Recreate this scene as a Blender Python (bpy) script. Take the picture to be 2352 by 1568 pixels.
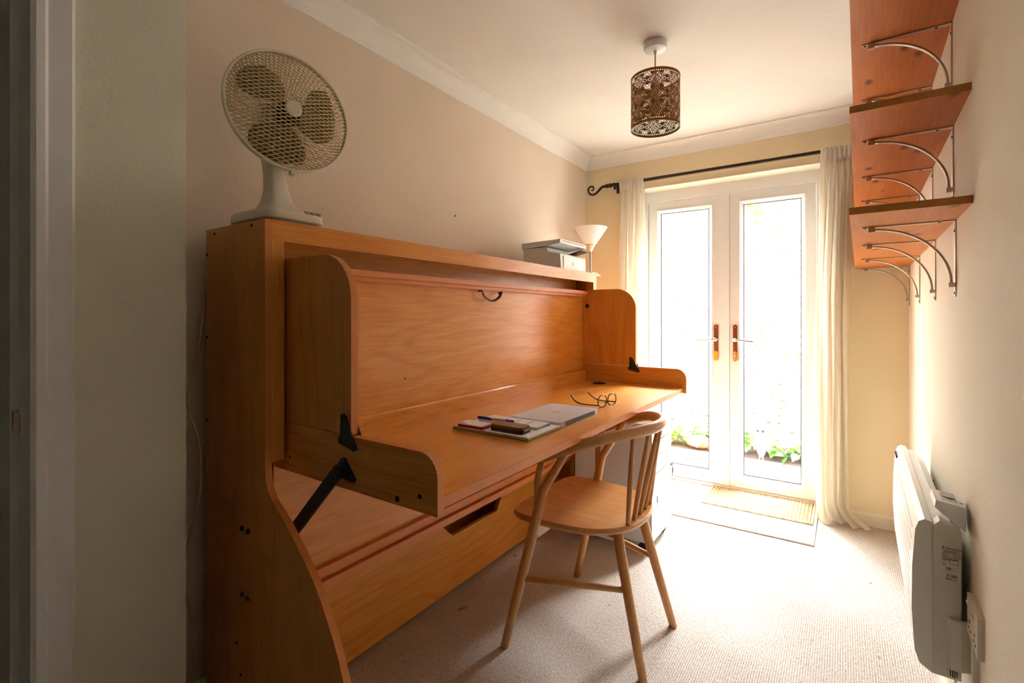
import bpy, bmesh, math, random
from mathutils import Vector, Matrix, Euler, noise
random.seed(7)
PI = math.pi
S = bpy.context.scene
for o in list(bpy.data.objects): bpy.data.objects.remove(o)
COL = S.collection

# ------------------------------------------------------------------ camera, sky, exposure
cam = bpy.data.cameras.new('camera'); camo = bpy.data.objects.new('camera', cam); COL.objects.link(camo)
cam.sensor_width = 36; cam.lens = 1120 / 2352 * 36; cam.shift_y = -60 / 2352
cam.clip_start = .02; cam.clip_end = 200
camo.location = (0, 0, 1.2); camo.rotation_euler = (PI/2, 0, math.atan2(760, 1120))
S.camera = camo
W = bpy.data.worlds.new('sky'); S.world = W; W.use_nodes = True
bg = W.node_tree.nodes['Background']; bg.inputs[0].default_value = (.93, .97, 1, 1); bg.inputs[1].default_value = 5.4
vs = S.view_settings
vs.view_transform = 'Standard'; vs.look = 'None'; vs.exposure = 2.5; vs.gamma = 1; vs.use_curve_mapping = False

sun = bpy.data.lights.new('sky_above_garden_offscreen', 'SUN'); sun.energy = 12; sun.angle = math.radians(48); sun.color = (.95, .97, 1)
suno = bpy.data.objects.new('sky_above_garden_offscreen', sun); COL.objects.link(suno)           # bright hazy sky above the garden wall
suno.rotation_euler = Vector((-.10, -1, -1.30)).to_track_quat('-Z', 'Y').to_euler()

# ------------------------------------------------------------------ materials
def lin(c):
    f = lambda v: v/12.92 if v <= .04045 else ((v+.055)/1.055)**2.4
    return tuple(f(v/255) for v in c) + (1,)
def newmat(name):
    m = bpy.data.materials.new(name); m.use_nodes = True
    nt = m.node_tree; b = nt.nodes['Principled BSDF']
    return m, nt, b, nt.links.new
def mat(name, c, rough=.5, metal=0, noise_amt=.06, nscale=8, bump=0, bscale=200, spec=.5, alpha=None):
    """plain coloured stuff with a little procedural mottling"""
    m, nt, b, L = newmat(name); c = lin(c)
    b.inputs['Roughness'].default_value = rough; b.inputs['Metallic'].default_value = metal
    b.inputs['Specular IOR Level'].default_value = spec
    tc = nt.nodes.new('ShaderNodeTexCoord')
    n = nt.nodes.new('ShaderNodeTexNoise'); n.inputs['Scale'].default_value = nscale; n.inputs['Detail'].default_value = 4
    L(tc.outputs['Object'], n.inputs['Vector'])
    r = nt.nodes.new('ShaderNodeValToRGB'); r.color_ramp.elements[0].position = .3; r.color_ramp.elements[1].position = .7
    r.color_ramp.elements[0].color = tuple(v*(1-noise_amt) for v in c[:3]) + (1,)
    r.color_ramp.elements[1].color = tuple(min(1, v*(1+noise_amt)) for v in c[:3]) + (1,)
    L(n.outputs['Fac'], r.inputs[0]); L(r.outputs[0], b.inputs['Base Color'])
    if bump:
        n2 = nt.nodes.new('ShaderNodeTexNoise'); n2.inputs['Scale'].default_value = bscale; n2.inputs['Detail'].default_value = 3
        L(tc.outputs['Object'], n2.inputs['Vector'])
        bp = nt.nodes.new('ShaderNodeBump'); bp.inputs['Strength'].default_value = bump; bp.inputs['Distance'].default_value = .004
        L(n2.outputs['Fac'], bp.inputs['Height']); L(bp.outputs[0], b.inputs['Normal'])
    return m
def wood(name, light, dark, axis='Y', scale=1., rings=9, rough=.30, contrast=.66, knots=False, off=(0, 0, 0), spec=.5):
    """veneer: long cathedral figure plus fine pores, stretched along the grain axis"""
    m, nt, b, L = newmat(name)
    b.inputs['Roughness'].default_value = rough; b.inputs['Specular IOR Level'].default_value = spec
    tc = nt.nodes.new('ShaderNodeTexCoord')
    def mapped(sa, sc):
        mp = nt.nodes.new('ShaderNodeMapping'); mp.inputs['Location'].default_value = off
        mp.inputs['Scale'].default_value = tuple(sa if a == axis else sc for a in 'XYZ')
        L(tc.outputs['Object'], mp.inputs['Vector']); return mp.outputs[0]
    n1 = nt.nodes.new('ShaderNodeTexNoise'); n1.inputs['Scale'].default_value = 1; n1.inputs['Detail'].default_value = 1.5
    n1.inputs['Roughness'].default_value = .35
    L(mapped(.9*scale, 5.5*scale), n1.inputs['Vector'])
    mu = nt.nodes.new('ShaderNodeMath'); mu.operation = 'MULTIPLY'; mu.inputs[1].default_value = rings * 2.2; L(n1.outputs['Fac'], mu.inputs[0])
    pp = nt.nodes.new('ShaderNodeMath'); pp.operation = 'PINGPONG'; pp.inputs[1].default_value = 1; L(mu.outputs[0], pp.inputs[0])
    pw = nt.nodes.new('ShaderNodeMath'); pw.operation = 'POWER'; pw.inputs[1].default_value = 2.2; L(pp.outputs[0], pw.inputs[0])
    n2 = nt.nodes.new('ShaderNodeTexNoise'); n2.inputs['Scale'].default_value = 1; n2.inputs['Detail'].default_value = 5
    n2.inputs['Roughness'].default_value = .65
    L(mapped(7*scale, 170*scale), n2.inputs['Vector'])
    n3 = nt.nodes.new('ShaderNodeTexNoise'); n3.inputs['Scale'].default_value = 1; n3.inputs['Detail'].default_value = 2
    L(mapped(1.5, 4), n3.inputs['Vector'])
    a1 = nt.nodes.new('ShaderNodeMath'); a1.operation = 'MULTIPLY_ADD'; a1.inputs[1].default_value = .17
    L(pw.outputs[0], a1.inputs[0])
    a2 = nt.nodes.new('ShaderNodeMath'); a2.operation = 'MULTIPLY_ADD'; a2.inputs[1].default_value = 1.15
    L(n2.outputs['Fac'], a2.inputs[0]); L(a1.outputs[0], a2.inputs[2])
    a3 = nt.nodes.new('ShaderNodeMath'); a3.operation = 'MULTIPLY_ADD'; a3.inputs[1].default_value = .25; a3.inputs[2].default_value = -.20
    L(n3.outputs['Fac'], a3.inputs[0]); L(a3.outputs[0], a1.inputs[2])
    r = nt.nodes.new('ShaderNodeValToRGB')
    l_, d_ = lin(light), lin(dark)
    r.color_ramp.elements[0].position = .5 - contrast*.5; r.color_ramp.elements[1].position = .5 + contrast*.5
    r.color_ramp.elements[0].color = l_; r.color_ramp.elements[1].color = d_
    L(a2.outputs[0], r.inputs[0]); out = r.outputs[0]
    if knots:
        v = nt.nodes.new('ShaderNodeTexVoronoi'); v.inputs['Scale'].default_value = 1; v.inputs['Randomness'].default_value = 1
        L(mapped(5.5, 13), v.inputs['Vector'])
        kr = nt.nodes.new('ShaderNodeValToRGB'); kr.color_ramp.elements[0].position = .08; kr.color_ramp.elements[1].position = .2
        L(v.outputs['Distance'], kr.inputs[0])
        mx = nt.nodes.new('ShaderNodeMix'); mx.data_type = 'RGBA'; mx.inputs[6].default_value = lin((105, 48, 20))
        L(kr.outputs[0], mx.inputs[0]); L(out, mx.inputs[7]); out = mx.outputs[2]
    L(out, b.inputs['Base Color'])
    bp = nt.nodes.new('ShaderNodeBump'); bp.inputs['Strength'].default_value = .08; bp.inputs['Distance'].default_value = .002
    L(n2.outputs['Fac'], bp.inputs['Height']); L(bp.outputs[0], b.inputs['Normal'])
    return m

M = {}
OAK_L, OAK_D = (241, 172, 78), (214, 126, 46)
for ax in 'XYZ': M['oak'+ax] = wood('oak_veneer_'+ax, OAK_L, OAK_D, ax, off=(.3, .7, .2))
M['oakX'] = wood('oak_desk_side', OAK_L, OAK_D, 'X', off=(.9, .7, 2.2))
M['oakZ2'] = wood('oak_veneer_upright', OAK_L, OAK_D, 'Z', off=(2.3, .1, 1.2), rings=7)
M['oakpanel'] = wood('oak_side_panel', OAK_L, OAK_D, 'Z', off=(5, 2, 1), rings=4)
M['oaktop'] = wood('oak_desktop', OAK_L, OAK_D, 'Y', off=(.3, 4.7, .2), rings=7)
M['oakedge'] = mat('oak_edging', (226, 138, 70), .42, noise_amt=.05, nscale=20)
M['oakdark'] = wood('oak_inside', OAK_L, OAK_D, 'Y')
for ax in 'XYZ': M['ash'+ax] = wood('ash_'+ax, (226, 172, 112), (192, 132, 74), ax, scale=1.2, rings=5, rough=.35, off=(1, 3, 2))
M['pine'] = wood('pine_board', (216, 132, 56), (184, 98, 36), 'Y', scale=.8, rings=6, rough=.45, knots=True, off=(.4, .2, 0))
M['pineend'] = mat('pine_end_grain', (186, 124, 58), .6, noise_amt=.15, nscale=60)

def painted(name, c, bump=.25, bscale=90, rough=.75, tint=None):
    return mat(name, c, rough, noise_amt=.025, nscale=2.2, bump=bump, bscale=bscale, spec=.25)
M['wall_pink'] = painted('wall_paint_blush', (241, 222, 202))
M['wall_cream'] = painted('wall_paint_cream', (246, 227, 188))
M['wall_right'] = painted('wall_paint_right', (241, 231, 209))
M['wall_near'] = painted('wall_paint_near', (236, 233, 216))
M['ceiling'] = mat('artex_ceiling', (249, 245, 237), .85, noise_amt=.02, nscale=3, bump=.35, bscale=30, spec=.2)
M['white_gloss'] = mat('white_gloss_paint', (238, 240, 242), .3, noise_amt=.02, nscale=12, bump=.12, bscale=25)
M['coving'] = mat('coving_white', (251, 248, 242), .7, noise_amt=.02, spec=.25)
M['skirting'] = mat('skirting_cream', (238, 228, 205), .4, noise_amt=.03)
M['upvc'] = mat('upvc_white', (238, 238, 238), .25, noise_amt=.012, nscale=5)
M['gasket'] = mat('black_gasket', (38, 38, 48), .6)
M['black'] = mat('black_metal', (26, 24, 22), .42, 0, noise_amt=.2, nscale=60)
M['blackplastic'] = mat('black_plastic', (30, 29, 30), .45)
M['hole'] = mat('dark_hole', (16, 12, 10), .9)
M['bronze'] = mat('dark_bronze', (52, 42, 34), .4, .6, noise_amt=.15, nscale=40)
M['nickel'] = mat('brushed_nickel', (196, 186, 172), .32, 1, noise_amt=.08, nscale=50)
M['chrome'] = mat('chrome', (225, 225, 228), .12, 1, noise_amt=.02)
M['brass'] = mat('brass', (214, 168, 78), .28, .9, noise_amt=.08, nscale=40)
M['worn_brass'] = mat('lacquered_bronze_plate', (134, 70, 30), .35, .35, noise_amt=.18, nscale=60)
M['fanwhite'] = mat('aged_cream_plastic', (236, 226, 206), .42, noise_amt=.03)
M['fanmesh'] = mat('aged_cream_wire', (222, 196, 150), .5, noise_amt=.04)
M['fanblade'] = mat('grey_fan_blade', (172, 158, 118), .35, noise_amt=.04)
M['fangrey'] = mat('grey_plastic_base', (160, 150, 128), .5)
M['printer'] = mat('printer_white', (232, 232, 230), .4, noise_amt=.015)
M['printer_grey'] = mat('printer_pale_grey', (206, 206, 208), .4)
M['glass_frost'] = mat('frosted_glass_shade', (246, 240, 230), .35, noise_amt=.01)
M['paper'] = mat('white_paper', (240, 240, 240), .7, noise_amt=.02)
M['paper_cream'] = mat('cream_paper', (234, 218, 172), .7, noise_amt=.04)
M['folder'] = mat('dark_green_card', (52, 70, 48), .6)
M['red'] = mat('red_leather', (170, 22, 48), .4)
M['brownleather'] = mat('brown_case', (112, 70, 38), .4)
M['blue'] = mat('blue_pen_plastic', (32, 52, 190), .3)
M['tan'] = mat('tan_barrel', (190, 140, 90), .35)
M['alu'] = mat('laptop_aluminium', (204, 206, 208), .38, .2, noise_amt=.012)
M['alulogo'] = mat('laptop_emblem', (236, 236, 236), .2, .2, noise_amt=.01)
M['tortoise'] = mat('tortoiseshell', (84, 34, 22), .25, noise_amt=.6, nscale=90)
M['cabinet'] = mat('cabinet_pale_grey_enamel', (216, 216, 214), .35, noise_amt=.015)
M['cabinet_dark'] = mat('cabinet_gap', (70, 70, 70), .6)
M['rubber'] = mat('castor_rubber', (38, 37, 38), .5)
M['heater'] = mat('heater_white_enamel', (240, 240, 238), .32, noise_amt=.012)
M['heater_plastic'] = mat('heater_warm_plastic', (226, 222, 208), .42, noise_amt=.03, nscale=14)
M['lcd'] = mat('lcd_grey', (172, 164, 162), .25)
M['ink'] = mat('print_ink', (40, 40, 42), .7)
M['socket'] = mat('socket_cream', (234, 226, 208), .35, noise_amt=.02)
M['cord'] = mat('cream_flex', (226, 196, 150), .5, noise_amt=.03)
M['olive'] = mat('shade_lining_olive', (150, 128, 46), .6)
M['soil'] = mat('soil', (70, 52, 40), .9, noise_amt=.4, nscale=60, bump=.6)
M['stone'] = mat('fieldstone', (176, 138, 100), .8, noise_amt=.2, nscale=30, bump=.4)
M['slab'] = mat('paving_slab', (196, 192, 186), .85, noise_amt=.1, nscale=7, bump=.4, bscale=120)
M['trellis'] = mat('white_trellis', (222, 222, 216), .7, noise_amt=.06)
M['addedbrick'] = mat('added_skin_brick', (168, 140, 112), .9, noise_amt=.2, nscale=20, bump=.5)  # for the unseen house skin added to cut bounced light
M['rug'] = mat('white_rug_pile', (232, 228, 222), .95, noise_amt=.04, nscale=120, bump=.8, bscale=260, spec=.1)
M['rugedge'] = mat('rug_binding', (150, 120, 104), .9)
M['sisal'] = mat('sisal_cord', (208, 186, 146), .85, noise_amt=.22, nscale=90, bump=.4, bscale=300)
M['sisalbase'] = mat('sisal_base', (126, 96, 58), .9, noise_amt=.25, nscale=70)
M['owlface'] = mat('owl_face', (226, 224, 224), .7, noise_amt=.12, nscale=60)
M['owlbody'] = mat('owl_brown', (140, 118, 112), .7, noise_amt=.3, nscale=45)
M['leaf1'] = mat('leaf_fresh', (130, 178, 76), .5, noise_amt=.2, nscale=25)
M['leaf2'] = mat('leaf_pale', (172, 204, 134), .5, noise_amt=.2, nscale=25)
M['leaf3'] = mat('leaf_deep', (86, 140, 58), .5, noise_amt=.25, nscale=25)

def m_carpet():
    m, nt, b, L = newmat('ribbed_carpet'); b.inputs['Roughness'].default_value = .95; b.inputs['Specular IOR Level'].default_value = .1
    tc = nt.nodes.new('ShaderNodeTexCoord')
    def N(s, d, sc=None):
        n = nt.nodes.new('ShaderNodeTexNoise'); n.inputs['Scale'].default_value = s; n.inputs['Detail'].default_value = d
        src = tc.outputs['Object']
        if sc:
            mp = nt.nodes.new('ShaderNodeMapping'); mp.inputs['Scale'].default_value = sc; L(src, mp.inputs['Vector']); src = mp.outputs[0]
        L(src, n.inputs['Vector']); return n
    big = N(2.5, 3); loop = N(1, 2, (170, 90, 90)); dirt = N(16, 5)
    w = nt.nodes.new('ShaderNodeTexWave'); w.bands_direction = 'X'; w.inputs['Scale'].default_value = 42; w.inputs['Distortion'].default_value = 1.4
    w.inputs['Detail'].default_value = 2; w.inputs['Detail Scale'].default_value = 3; L(tc.outputs['Object'], w.inputs['Vector'])
    r = nt.nodes.new('ShaderNodeValToRGB'); e = r.color_ramp.elements
    e[0].position = .3; e[1].position = .72; e[0].color = lin((150, 136, 124)); e[1].color = lin((220, 211, 201))
    a = nt.nodes.new('ShaderNodeMath'); a.operation = 'MULTIPLY_ADD'; a.inputs[1].default_value = .22; L(w.outputs['Fac'], a.inputs[0])
    a2 = nt.nodes.new('ShaderNodeMath'); a2.operation = 'MULTIPLY_ADD'; a2.inputs[1].default_value = .55; L(loop.outputs['Fac'], a2.inputs[0])
    a3 = nt.nodes.new('ShaderNodeMath'); a3.operation = 'MULTIPLY'; a3.inputs[1].default_value = .28; L(big.outputs['Fac'], a3.inputs[0])
    L(a3.outputs[0], a2.inputs[2]); L(a2.outputs[0], a.inputs[2]); L(a.outputs[0], r.inputs[0])
    dr = nt.nodes.new('ShaderNodeValToRGB'); dr.color_ramp.elements[0].position = .24; dr.color_ramp.elements[1].position = .33; L(dirt.outputs['Fac'], dr.inputs[0])
    mx = nt.nodes.new('ShaderNodeMix'); mx.data_type = 'RGBA'; mx.inputs[6].default_value = lin((120, 100, 86)); L(dr.outputs[0], mx.inputs[0]); L(r.outputs[0], mx.inputs[7])
    L(mx.outputs[2], b.inputs['Base Color'])
    bp = nt.nodes.new('ShaderNodeBump'); bp.inputs['Strength'].default_value = .45; bp.inputs['Distance'].default_value = .004
    L(a.outputs[0], bp.inputs['Height']); L(bp.outputs[0], b.inputs['Normal'])
    return m
M['carpet'] = m_carpet()

def m_brick(name, c1, c2, crack):
    m, nt, b, L = newmat(name); b.inputs['Roughness'].default_value = .85; b.inputs['Specular IOR Level'].default_value = .15
    tc = nt.nodes.new('ShaderNodeTexCoord'); g = nt.nodes.new('ShaderNodeNewGeometry')
    n = nt.nodes.new('ShaderNodeTexNoise'); n.inputs['Scale'].default_value = 2.2; n.inputs['Detail'].default_value = 4; L(g.outputs['Position'], n.inputs['Vector'])
    r = nt.nodes.new('ShaderNodeValToRGB'); r.color_ramp.elements[0].position = .3; r.color_ramp.elements[1].position = .6
    r.color_ramp.elements[0].color = lin(c2); r.color_ramp.elements[1].color = lin(c1); L(n.outputs['Fac'], r.inputs[0])
    n2 = nt.nodes.new('ShaderNodeTexNoise'); n2.inputs['Scale'].default_value = 13; n2.inputs['Detail'].default_value = 6; L(g.outputs['Position'], n2.inputs['Vector'])
    r2 = nt.nodes.new('ShaderNodeValToRGB'); r2.color_ramp.elements[0].position = crack; r2.color_ramp.elements[1].position = crack+.05; L(n2.outputs['Fac'], r2.inputs[0])
    mx = nt.nodes.new('ShaderNodeMix'); mx.data_type = 'RGBA'; mx.inputs[6].default_value = lin((120, 100, 70)); L(r2.outputs[0], mx.inputs[0]); L(r.outputs[0], mx.inputs[7])
    L(mx.outputs[2], b.inputs['Base Color'])
    n3 = nt.nodes.new('ShaderNodeTexNoise'); n3.inputs['Scale'].default_value = 45; n3.inputs['Detail'].default_value = 4; L(g.outputs['Position'], n3.inputs['Vector'])
    bp = nt.nodes.new('ShaderNodeBump'); bp.inputs['Strength'].default_value = .5; bp.inputs['Distance'].default_value = .008
    L(n3.outputs['Fac'], bp.inputs['Height']); L(bp.outputs[0], b.inputs['Normal'])
    return m
M['brick'] = m_brick('painted_brick', (222, 222, 220), (200, 196, 190), .24)
M['mortar'] = m_brick('painted_mortar', (218, 218, 216), (194, 190, 184), .40)

def m_glass(name, tint=(1, 1, 1, 1)):
    m, nt, b, L = newmat(name)
    t = nt.nodes.new('ShaderNodeBsdfTransparent'); t.inputs[0].default_value = tint
    gl = nt.nodes.new('ShaderNodeBsdfGlossy'); gl.inputs['Roughness'].default_value = .02
    lw = nt.nodes.new('ShaderNodeLayerWeight'); lw.inputs[0].default_value = .5
    pw = nt.nodes.new('ShaderNodeMath'); pw.operation = 'POWER'; pw.inputs[1].default_value = 5; L(lw.outputs['Facing'], pw.inputs[0])
    fr = nt.nodes.new('ShaderNodeMath'); fr.operation = 'MULTIPLY_ADD'; fr.inputs[1].default_value = .5; fr.inputs[2].default_value = .025; L(pw.outputs[0], fr.inputs[0])
    mx = nt.nodes.new('ShaderNodeMixShader'); L(fr.outputs[0], mx.inputs[0]); L(t.outputs[0], mx.inputs[1]); L(gl.outputs[0], mx.inputs[2])
    L(mx.outputs[0], nt.nodes['Material Output'].inputs[0]); return m
M['glass'] = m_glass('window_glass', (.97, .98, .98, 1))
def m_linen():
    m, nt, b, L = newmat('linen_curtain'); b.inputs['Roughness'].default_value = .9; b.inputs['Specular IOR Level'].default_value = .1
    tc = nt.nodes.new('ShaderNodeTexCoord'); mp = nt.nodes.new('ShaderNodeMapping'); mp.inputs['Scale'].default_value = (60, 60, 12); L(tc.outputs['Object'], mp.inputs['Vector'])
    n = nt.nodes.new('ShaderNodeTexNoise'); n.inputs['Scale'].default_value = 1; n.inputs['Detail'].default_value = 4; L(mp.outputs[0], n.inputs['Vector'])
    r = nt.nodes.new('ShaderNodeValToRGB'); r.color_ramp.elements[0].color = lin((240, 230, 208)); r.color_ramp.elements[1].color = lin((252, 248, 238)); L(n.outputs['Fac'], r.inputs[0])
    L(r.outputs[0], b.inputs['Base Color'])
    tr = nt.nodes.new('ShaderNodeBsdfTranslucent'); L(r.outputs[0], tr.inputs[0])
    mx = nt.nodes.new('ShaderNodeMixShader'); mx.inputs[0].default_value = .38; L(b.outputs[0], mx.inputs[1]); L(tr.outputs[0], mx.inputs[2])
    L(mx.outputs[0], nt.nodes['Material Output'].inputs[0]); return m
M['linen'] = m_linen()
def m_shade():
    m, nt, b, L = newmat('tan_felt_shade'); b.inputs['Roughness'].default_value = .85
    g = nt.nodes.new('ShaderNodeNewGeometry'); mx = nt.nodes.new('ShaderNodeMix'); mx.data_type = 'RGBA'
    mx.inputs[6].default_value = lin((162, 94, 38)); mx.inputs[7].default_value = lin((150, 132, 46))
    L(g.outputs['Backfacing'], mx.inputs[0]); L(mx.outputs[2], b.inputs['Base Color']); return m
M['shade'] = m_shade()

# ------------------------------------------------------------------ mesh helpers
def mat_chain(o):
    m = o.matrix_basis.copy()
    return mat_chain(o.parent) @ m if o.parent else m
def obj(name, bm, m, parent=None, smooth=False, world=True, bevel=0, seg=2, xf=None):
    """one mesh object; vertices are given in world space"""
    if bevel:
        ed = [e for e in bm.edges if len(e.link_faces) == 2 and e.calc_face_angle(0) > .6]
        bmesh.ops.bevel(bm, geom=ed, offset=bevel, segments=seg, profile=.5, affect='EDGES', clamp_overlap=True)
    bmesh.ops.recalc_face_normals(bm, faces=bm.faces)
    if xf is not None: bmesh.ops.transform(bm, matrix=xf, verts=bm.verts)
    me = bpy.data.meshes.new(name); bm.to_mesh(me); bm.free()
    ms = m if isinstance(m, (list, tuple)) else [m]
    for q in ms: me.materials.append(M[q] if isinstance(q, str) else q)
    o = bpy.data.objects.new(name, me); COL.objects.link(o)
    if smooth:
        for p in me.polygons: p.use_smooth = True
        if smooth != 'all':
            try: me.set_sharp_from_angle(angle=math.radians(38))
            except Exception: pass
    if parent:
        if world: me.transform(mat_chain(parent).inverted())
        o.parent = parent
    return o
def thing(name, label, cat, loc=(0, 0, 0), rotz=0, group=None):
    o = bpy.data.objects.new(name, None); COL.objects.link(o); o.location = loc; o.rotation_euler = (0, 0, rotz); o.empty_display_size = .1
    return tag(o, label, cat, group)
def tag(o, label, cat, group=None):
    o['label'] = label; o['category'] = cat
    if group: o['group'] = group
    return o
def struct(o, label=None):
    o['kind'] = 'structure'
    if label: o['label'] = label
    return o
def sempty(name, loc=(0, 0, 0)):
    o = bpy.data.objects.new(name, None); COL.objects.link(o); o.location = loc; o['kind'] = 'structure'; return o
def B(): return bmesh.new()
def box(bm, x0, x1, y0, y1, z0, z1):
    vs = [bm.verts.new(p) for p in ((x0,y0,z0),(x1,y0,z0),(x1,y1,z0),(x0,y1,z0),(x0,y0,z1),(x1,y0,z1),(x1,y1,z1),(x0,y1,z1))]
    for f in ((3,2,1,0),(4,5,6,7),(0,1,5,4),(1,2,6,5),(2,3,7,6),(3,0,4,7)): bm.faces.new([vs[i] for i in f])
    return bm
def bx(*a): return box(B(), *a)
def prism(bm, pts, axis, a0, a1):
    """extrude a 2-D outline; axis X: pts=(y,z), Y: pts=(x,z), Z: pts=(x,y)"""
    def P(p, a): return {'X': (a, p[0], p[1]), 'Y': (p[0], a, p[1]), 'Z': (p[0], p[1], a)}[axis]
    v0 = [bm.verts.new(P(p, a0)) for p in pts]; v1 = [bm.verts.new(P(p, a1)) for p in pts]
    bm.faces.new(v0[::-1]); bm.faces.new(v1)
    n = len(pts)
    for i in range(n): bm.faces.new((v0[i], v0[(i+1) % n], v1[(i+1) % n], v1[i]))
    return bm
def arc(cx, cy, r, a0, a1, n=8, ry=None):
    return [(cx + r*math.cos(math.radians(a0+(a1-a0)*i/n)), cy + (ry or r)*math.sin(math.radians(a0+(a1-a0)*i/n))) for i in range(n+1)]
def tube(bm, pts, r, n=8, cap=True, flat=1., up=None):
    """sweep a circle (or ellipse: flat scales one axis) along a polyline; r may be a list"""
    pts = [Vector(p) for p in pts]; R = r if isinstance(r, (list, tuple)) else [r]*len(pts)
    rings = []; u = None
    for i, p in enumerate(pts):
        t = (pts[min(i+1, len(pts)-1)] - pts[max(i-1, 0)]).normalized()
        if u is None or up is not None:
            ref = Vector(up) if up is not None else (Vector((0, 0, 1)) if abs(t.z) < .9 else Vector((1, 0, 0)))
            u = (ref - t*ref.dot(t)).normalized()
        else: u = (u - t*u.dot(t)).normalized()
        w = t.cross(u)
        rings.append([bm.verts.new(p + u*(R[i]*math.cos(2*PI*k/n)) + w*(R[i]*flat*math.sin(2*PI*k/n))) for k in range(n)])
    for a, b in zip(rings, rings[1:]):
        for k in range(n): bm.faces.new((a[k], a[(k+1) % n], b[(k+1) % n], b[k]))
    if cap: bm.faces.new(rings[0][::-1]); bm.faces.new(rings[-1])
    return bm
def lathe(bm, prof, c=(0, 0, 0), n=24, axis='Z', cap=True):
    """revolve (r, h) profile about an axis through c"""
    rings = []
    for r, h in prof:
        ring = []
        for k in range(n):
            a = 2*PI*k/n; x, y = r*math.cos(a), r*math.sin(a)
            p = {'Z': (x, y, h), 'X': (h, x, y), 'Y': (x, h, y)}[axis]
            ring.append(bm.verts.new(Vector(c) + Vector(p)))
        rings.append(ring)
    for a, b in zip(rings, rings[1:]):
        for k in range(n): bm.faces.new((a[k], a[(k+1) % n], b[(k+1) % n], b[k]))
    if cap: bm.faces.new(rings[0][::-1]); bm.faces.new(rings[-1])
    return bm
def spline(P, n=6):
    """Catmull-Rom through the points"""
    P = [Vector(p) for p in P]; out = []
    for i in range(len(P)-1):
        a, b, c, d = P[max(i-1, 0)], P[i], P[i+1], P[min(i+2, len(P)-1)]
        for k in range(n):
            t = k/n
            out.append(.5*((2*b) + (c-a)*t + (2*a-5*b+4*c-d)*t*t + (3*b-a-3*c+d)*t**3))
    out.append(P[-1]); return out
def text(name, s, size, mx, m, parent, align='LEFT', depth=.0004):
    cu = bpy.data.curves.new(name, 'FONT'); cu.body = s; cu.size = size; cu.align_x = align; cu.extrude = depth; cu.resolution_u = 2
    t = bpy.data.objects.new(name, cu); COL.objects.link(t)
    dg = bpy.context.evaluated_depsgraph_get(); me = bpy.data.meshes.new_from_object(t.evaluated_get(dg))
    bpy.data.objects.remove(t); me.transform(mx)
    if not me.materials: me.materials.append(M[m])
    else: me.materials[0] = M[m]
    o = bpy.data.objects.new(name, me); COL.objects.link(o); me.transform(mat_chain(parent).inverted()); o.parent = parent
    return o
# the right-hand wall runs 1.35 degrees off the room axis: local x<0 is into the room, y = distance from the back corner
MR = Matrix.Translation((.301, 3.44, 0)) @ Matrix.Rotation(math.radians(-1.35), 4, 'Z')

# ================================================================== SETTING
XL, YB, ZC = -1.646, 3.45, 2.40
struct(obj('floor', bx(-1.75, .45, -4.5, 3.68, -.06, 0), 'carpet'), 'beige ribbed carpet')
struct(obj('ceiling', bx(-1.9, .5, -4.5, 3.68, ZC, ZC+.08), 'ceiling'), 'cream textured ceiling')
wl = struct(obj('wall_left', bx(XL-.12, XL, .5, YB+.3, 0, ZC), 'wall_pink'), 'blush painted wall behind the fold-away desk')
obj('nail', lathe(B(), [(.004, 0), (.004, .003), (.002, .005)], (XL-.001, 1.905, 1.71), 8, 'X'), 'hole', wl)
# near pier of the left wall with the room's doorway
DY = .274
wn = sempty('wall_near')
obj('pier', bx(-1.77, -1.4, DY+.03, .568, 0, ZC), 'wall_near', wn, bevel=.006)
obj('pier', bx(-1.77, -1.4, -4.5, -.53, 0, ZC), 'wall_near', wn)
obj('header', bx(-1.77, -1.4, -.53, DY+.03, 2.06, ZC), 'wall_near', wn)
struct(obj('wall_hall', bx(-1.77, .45, -4.6, -4.5, 0, ZC), 'wall_near'))
lob = sempty('wall_lobby')
for a in ((-2.9, -2.8, -4.5, 1.6, 0, ZC), (-2.9, -1.77, 1.6, 1.7, 0, ZC), (-2.9, -1.77, -4.6, -4.5, 0, ZC), (-2.9, -1.77, -4.6, 1.7, ZC, ZC+.08), (-2.9, -1.75, -4.6, 1.7, -.06, 0)): obj('lobby_side', bx(*a), 'wall_near', lob)
d3 = sempty('door_3')
obj('lining', bx(-1.72, -1.4, DY, DY+.03, 0, 2.03), 'white_gloss', d3, bevel=.002)
obj('door_stop', bx(-1.72, -1.475, DY-.014, DY, 0, 2.03), 'white_gloss', d3, bevel=.003)
ar = [(-1.4, DY), (-1.386, DY), (-1.380, DY+.008), (-1.381, DY+.022), (-1.386, DY+.028), (-1.385, DY+.066), (-1.39, DY+.072), (-1.4, DY+.072)]
obj('architrave', prism(B(), ar, 'Z', 0, 2.10), 'white_gloss', d3)
obj('lining', bx(-1.60, -1.4, -.53, DY+.03, 2.03, 2.06), 'white_gloss', d3)
obj('architrave', bx(-1.4, -1.384, -.53, DY+.072, 2.03, 2.10), 'white_gloss', d3)
sp = obj('strike_plate', bx(-1.468, -1.442, DY-.003, DY+.001, .945, 1.005), 'white_gloss', d3, bevel=.001)
obj('latch_keep', bx(-1.472, -1.452, DY-.012, DY-.003, .955, .995), 'nickel', sp, bevel=.002)
obj('latch_hole', bx(-1.451, -1.4445, DY-.0036, DY, .952, .99), 'tan', sp)
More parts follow.
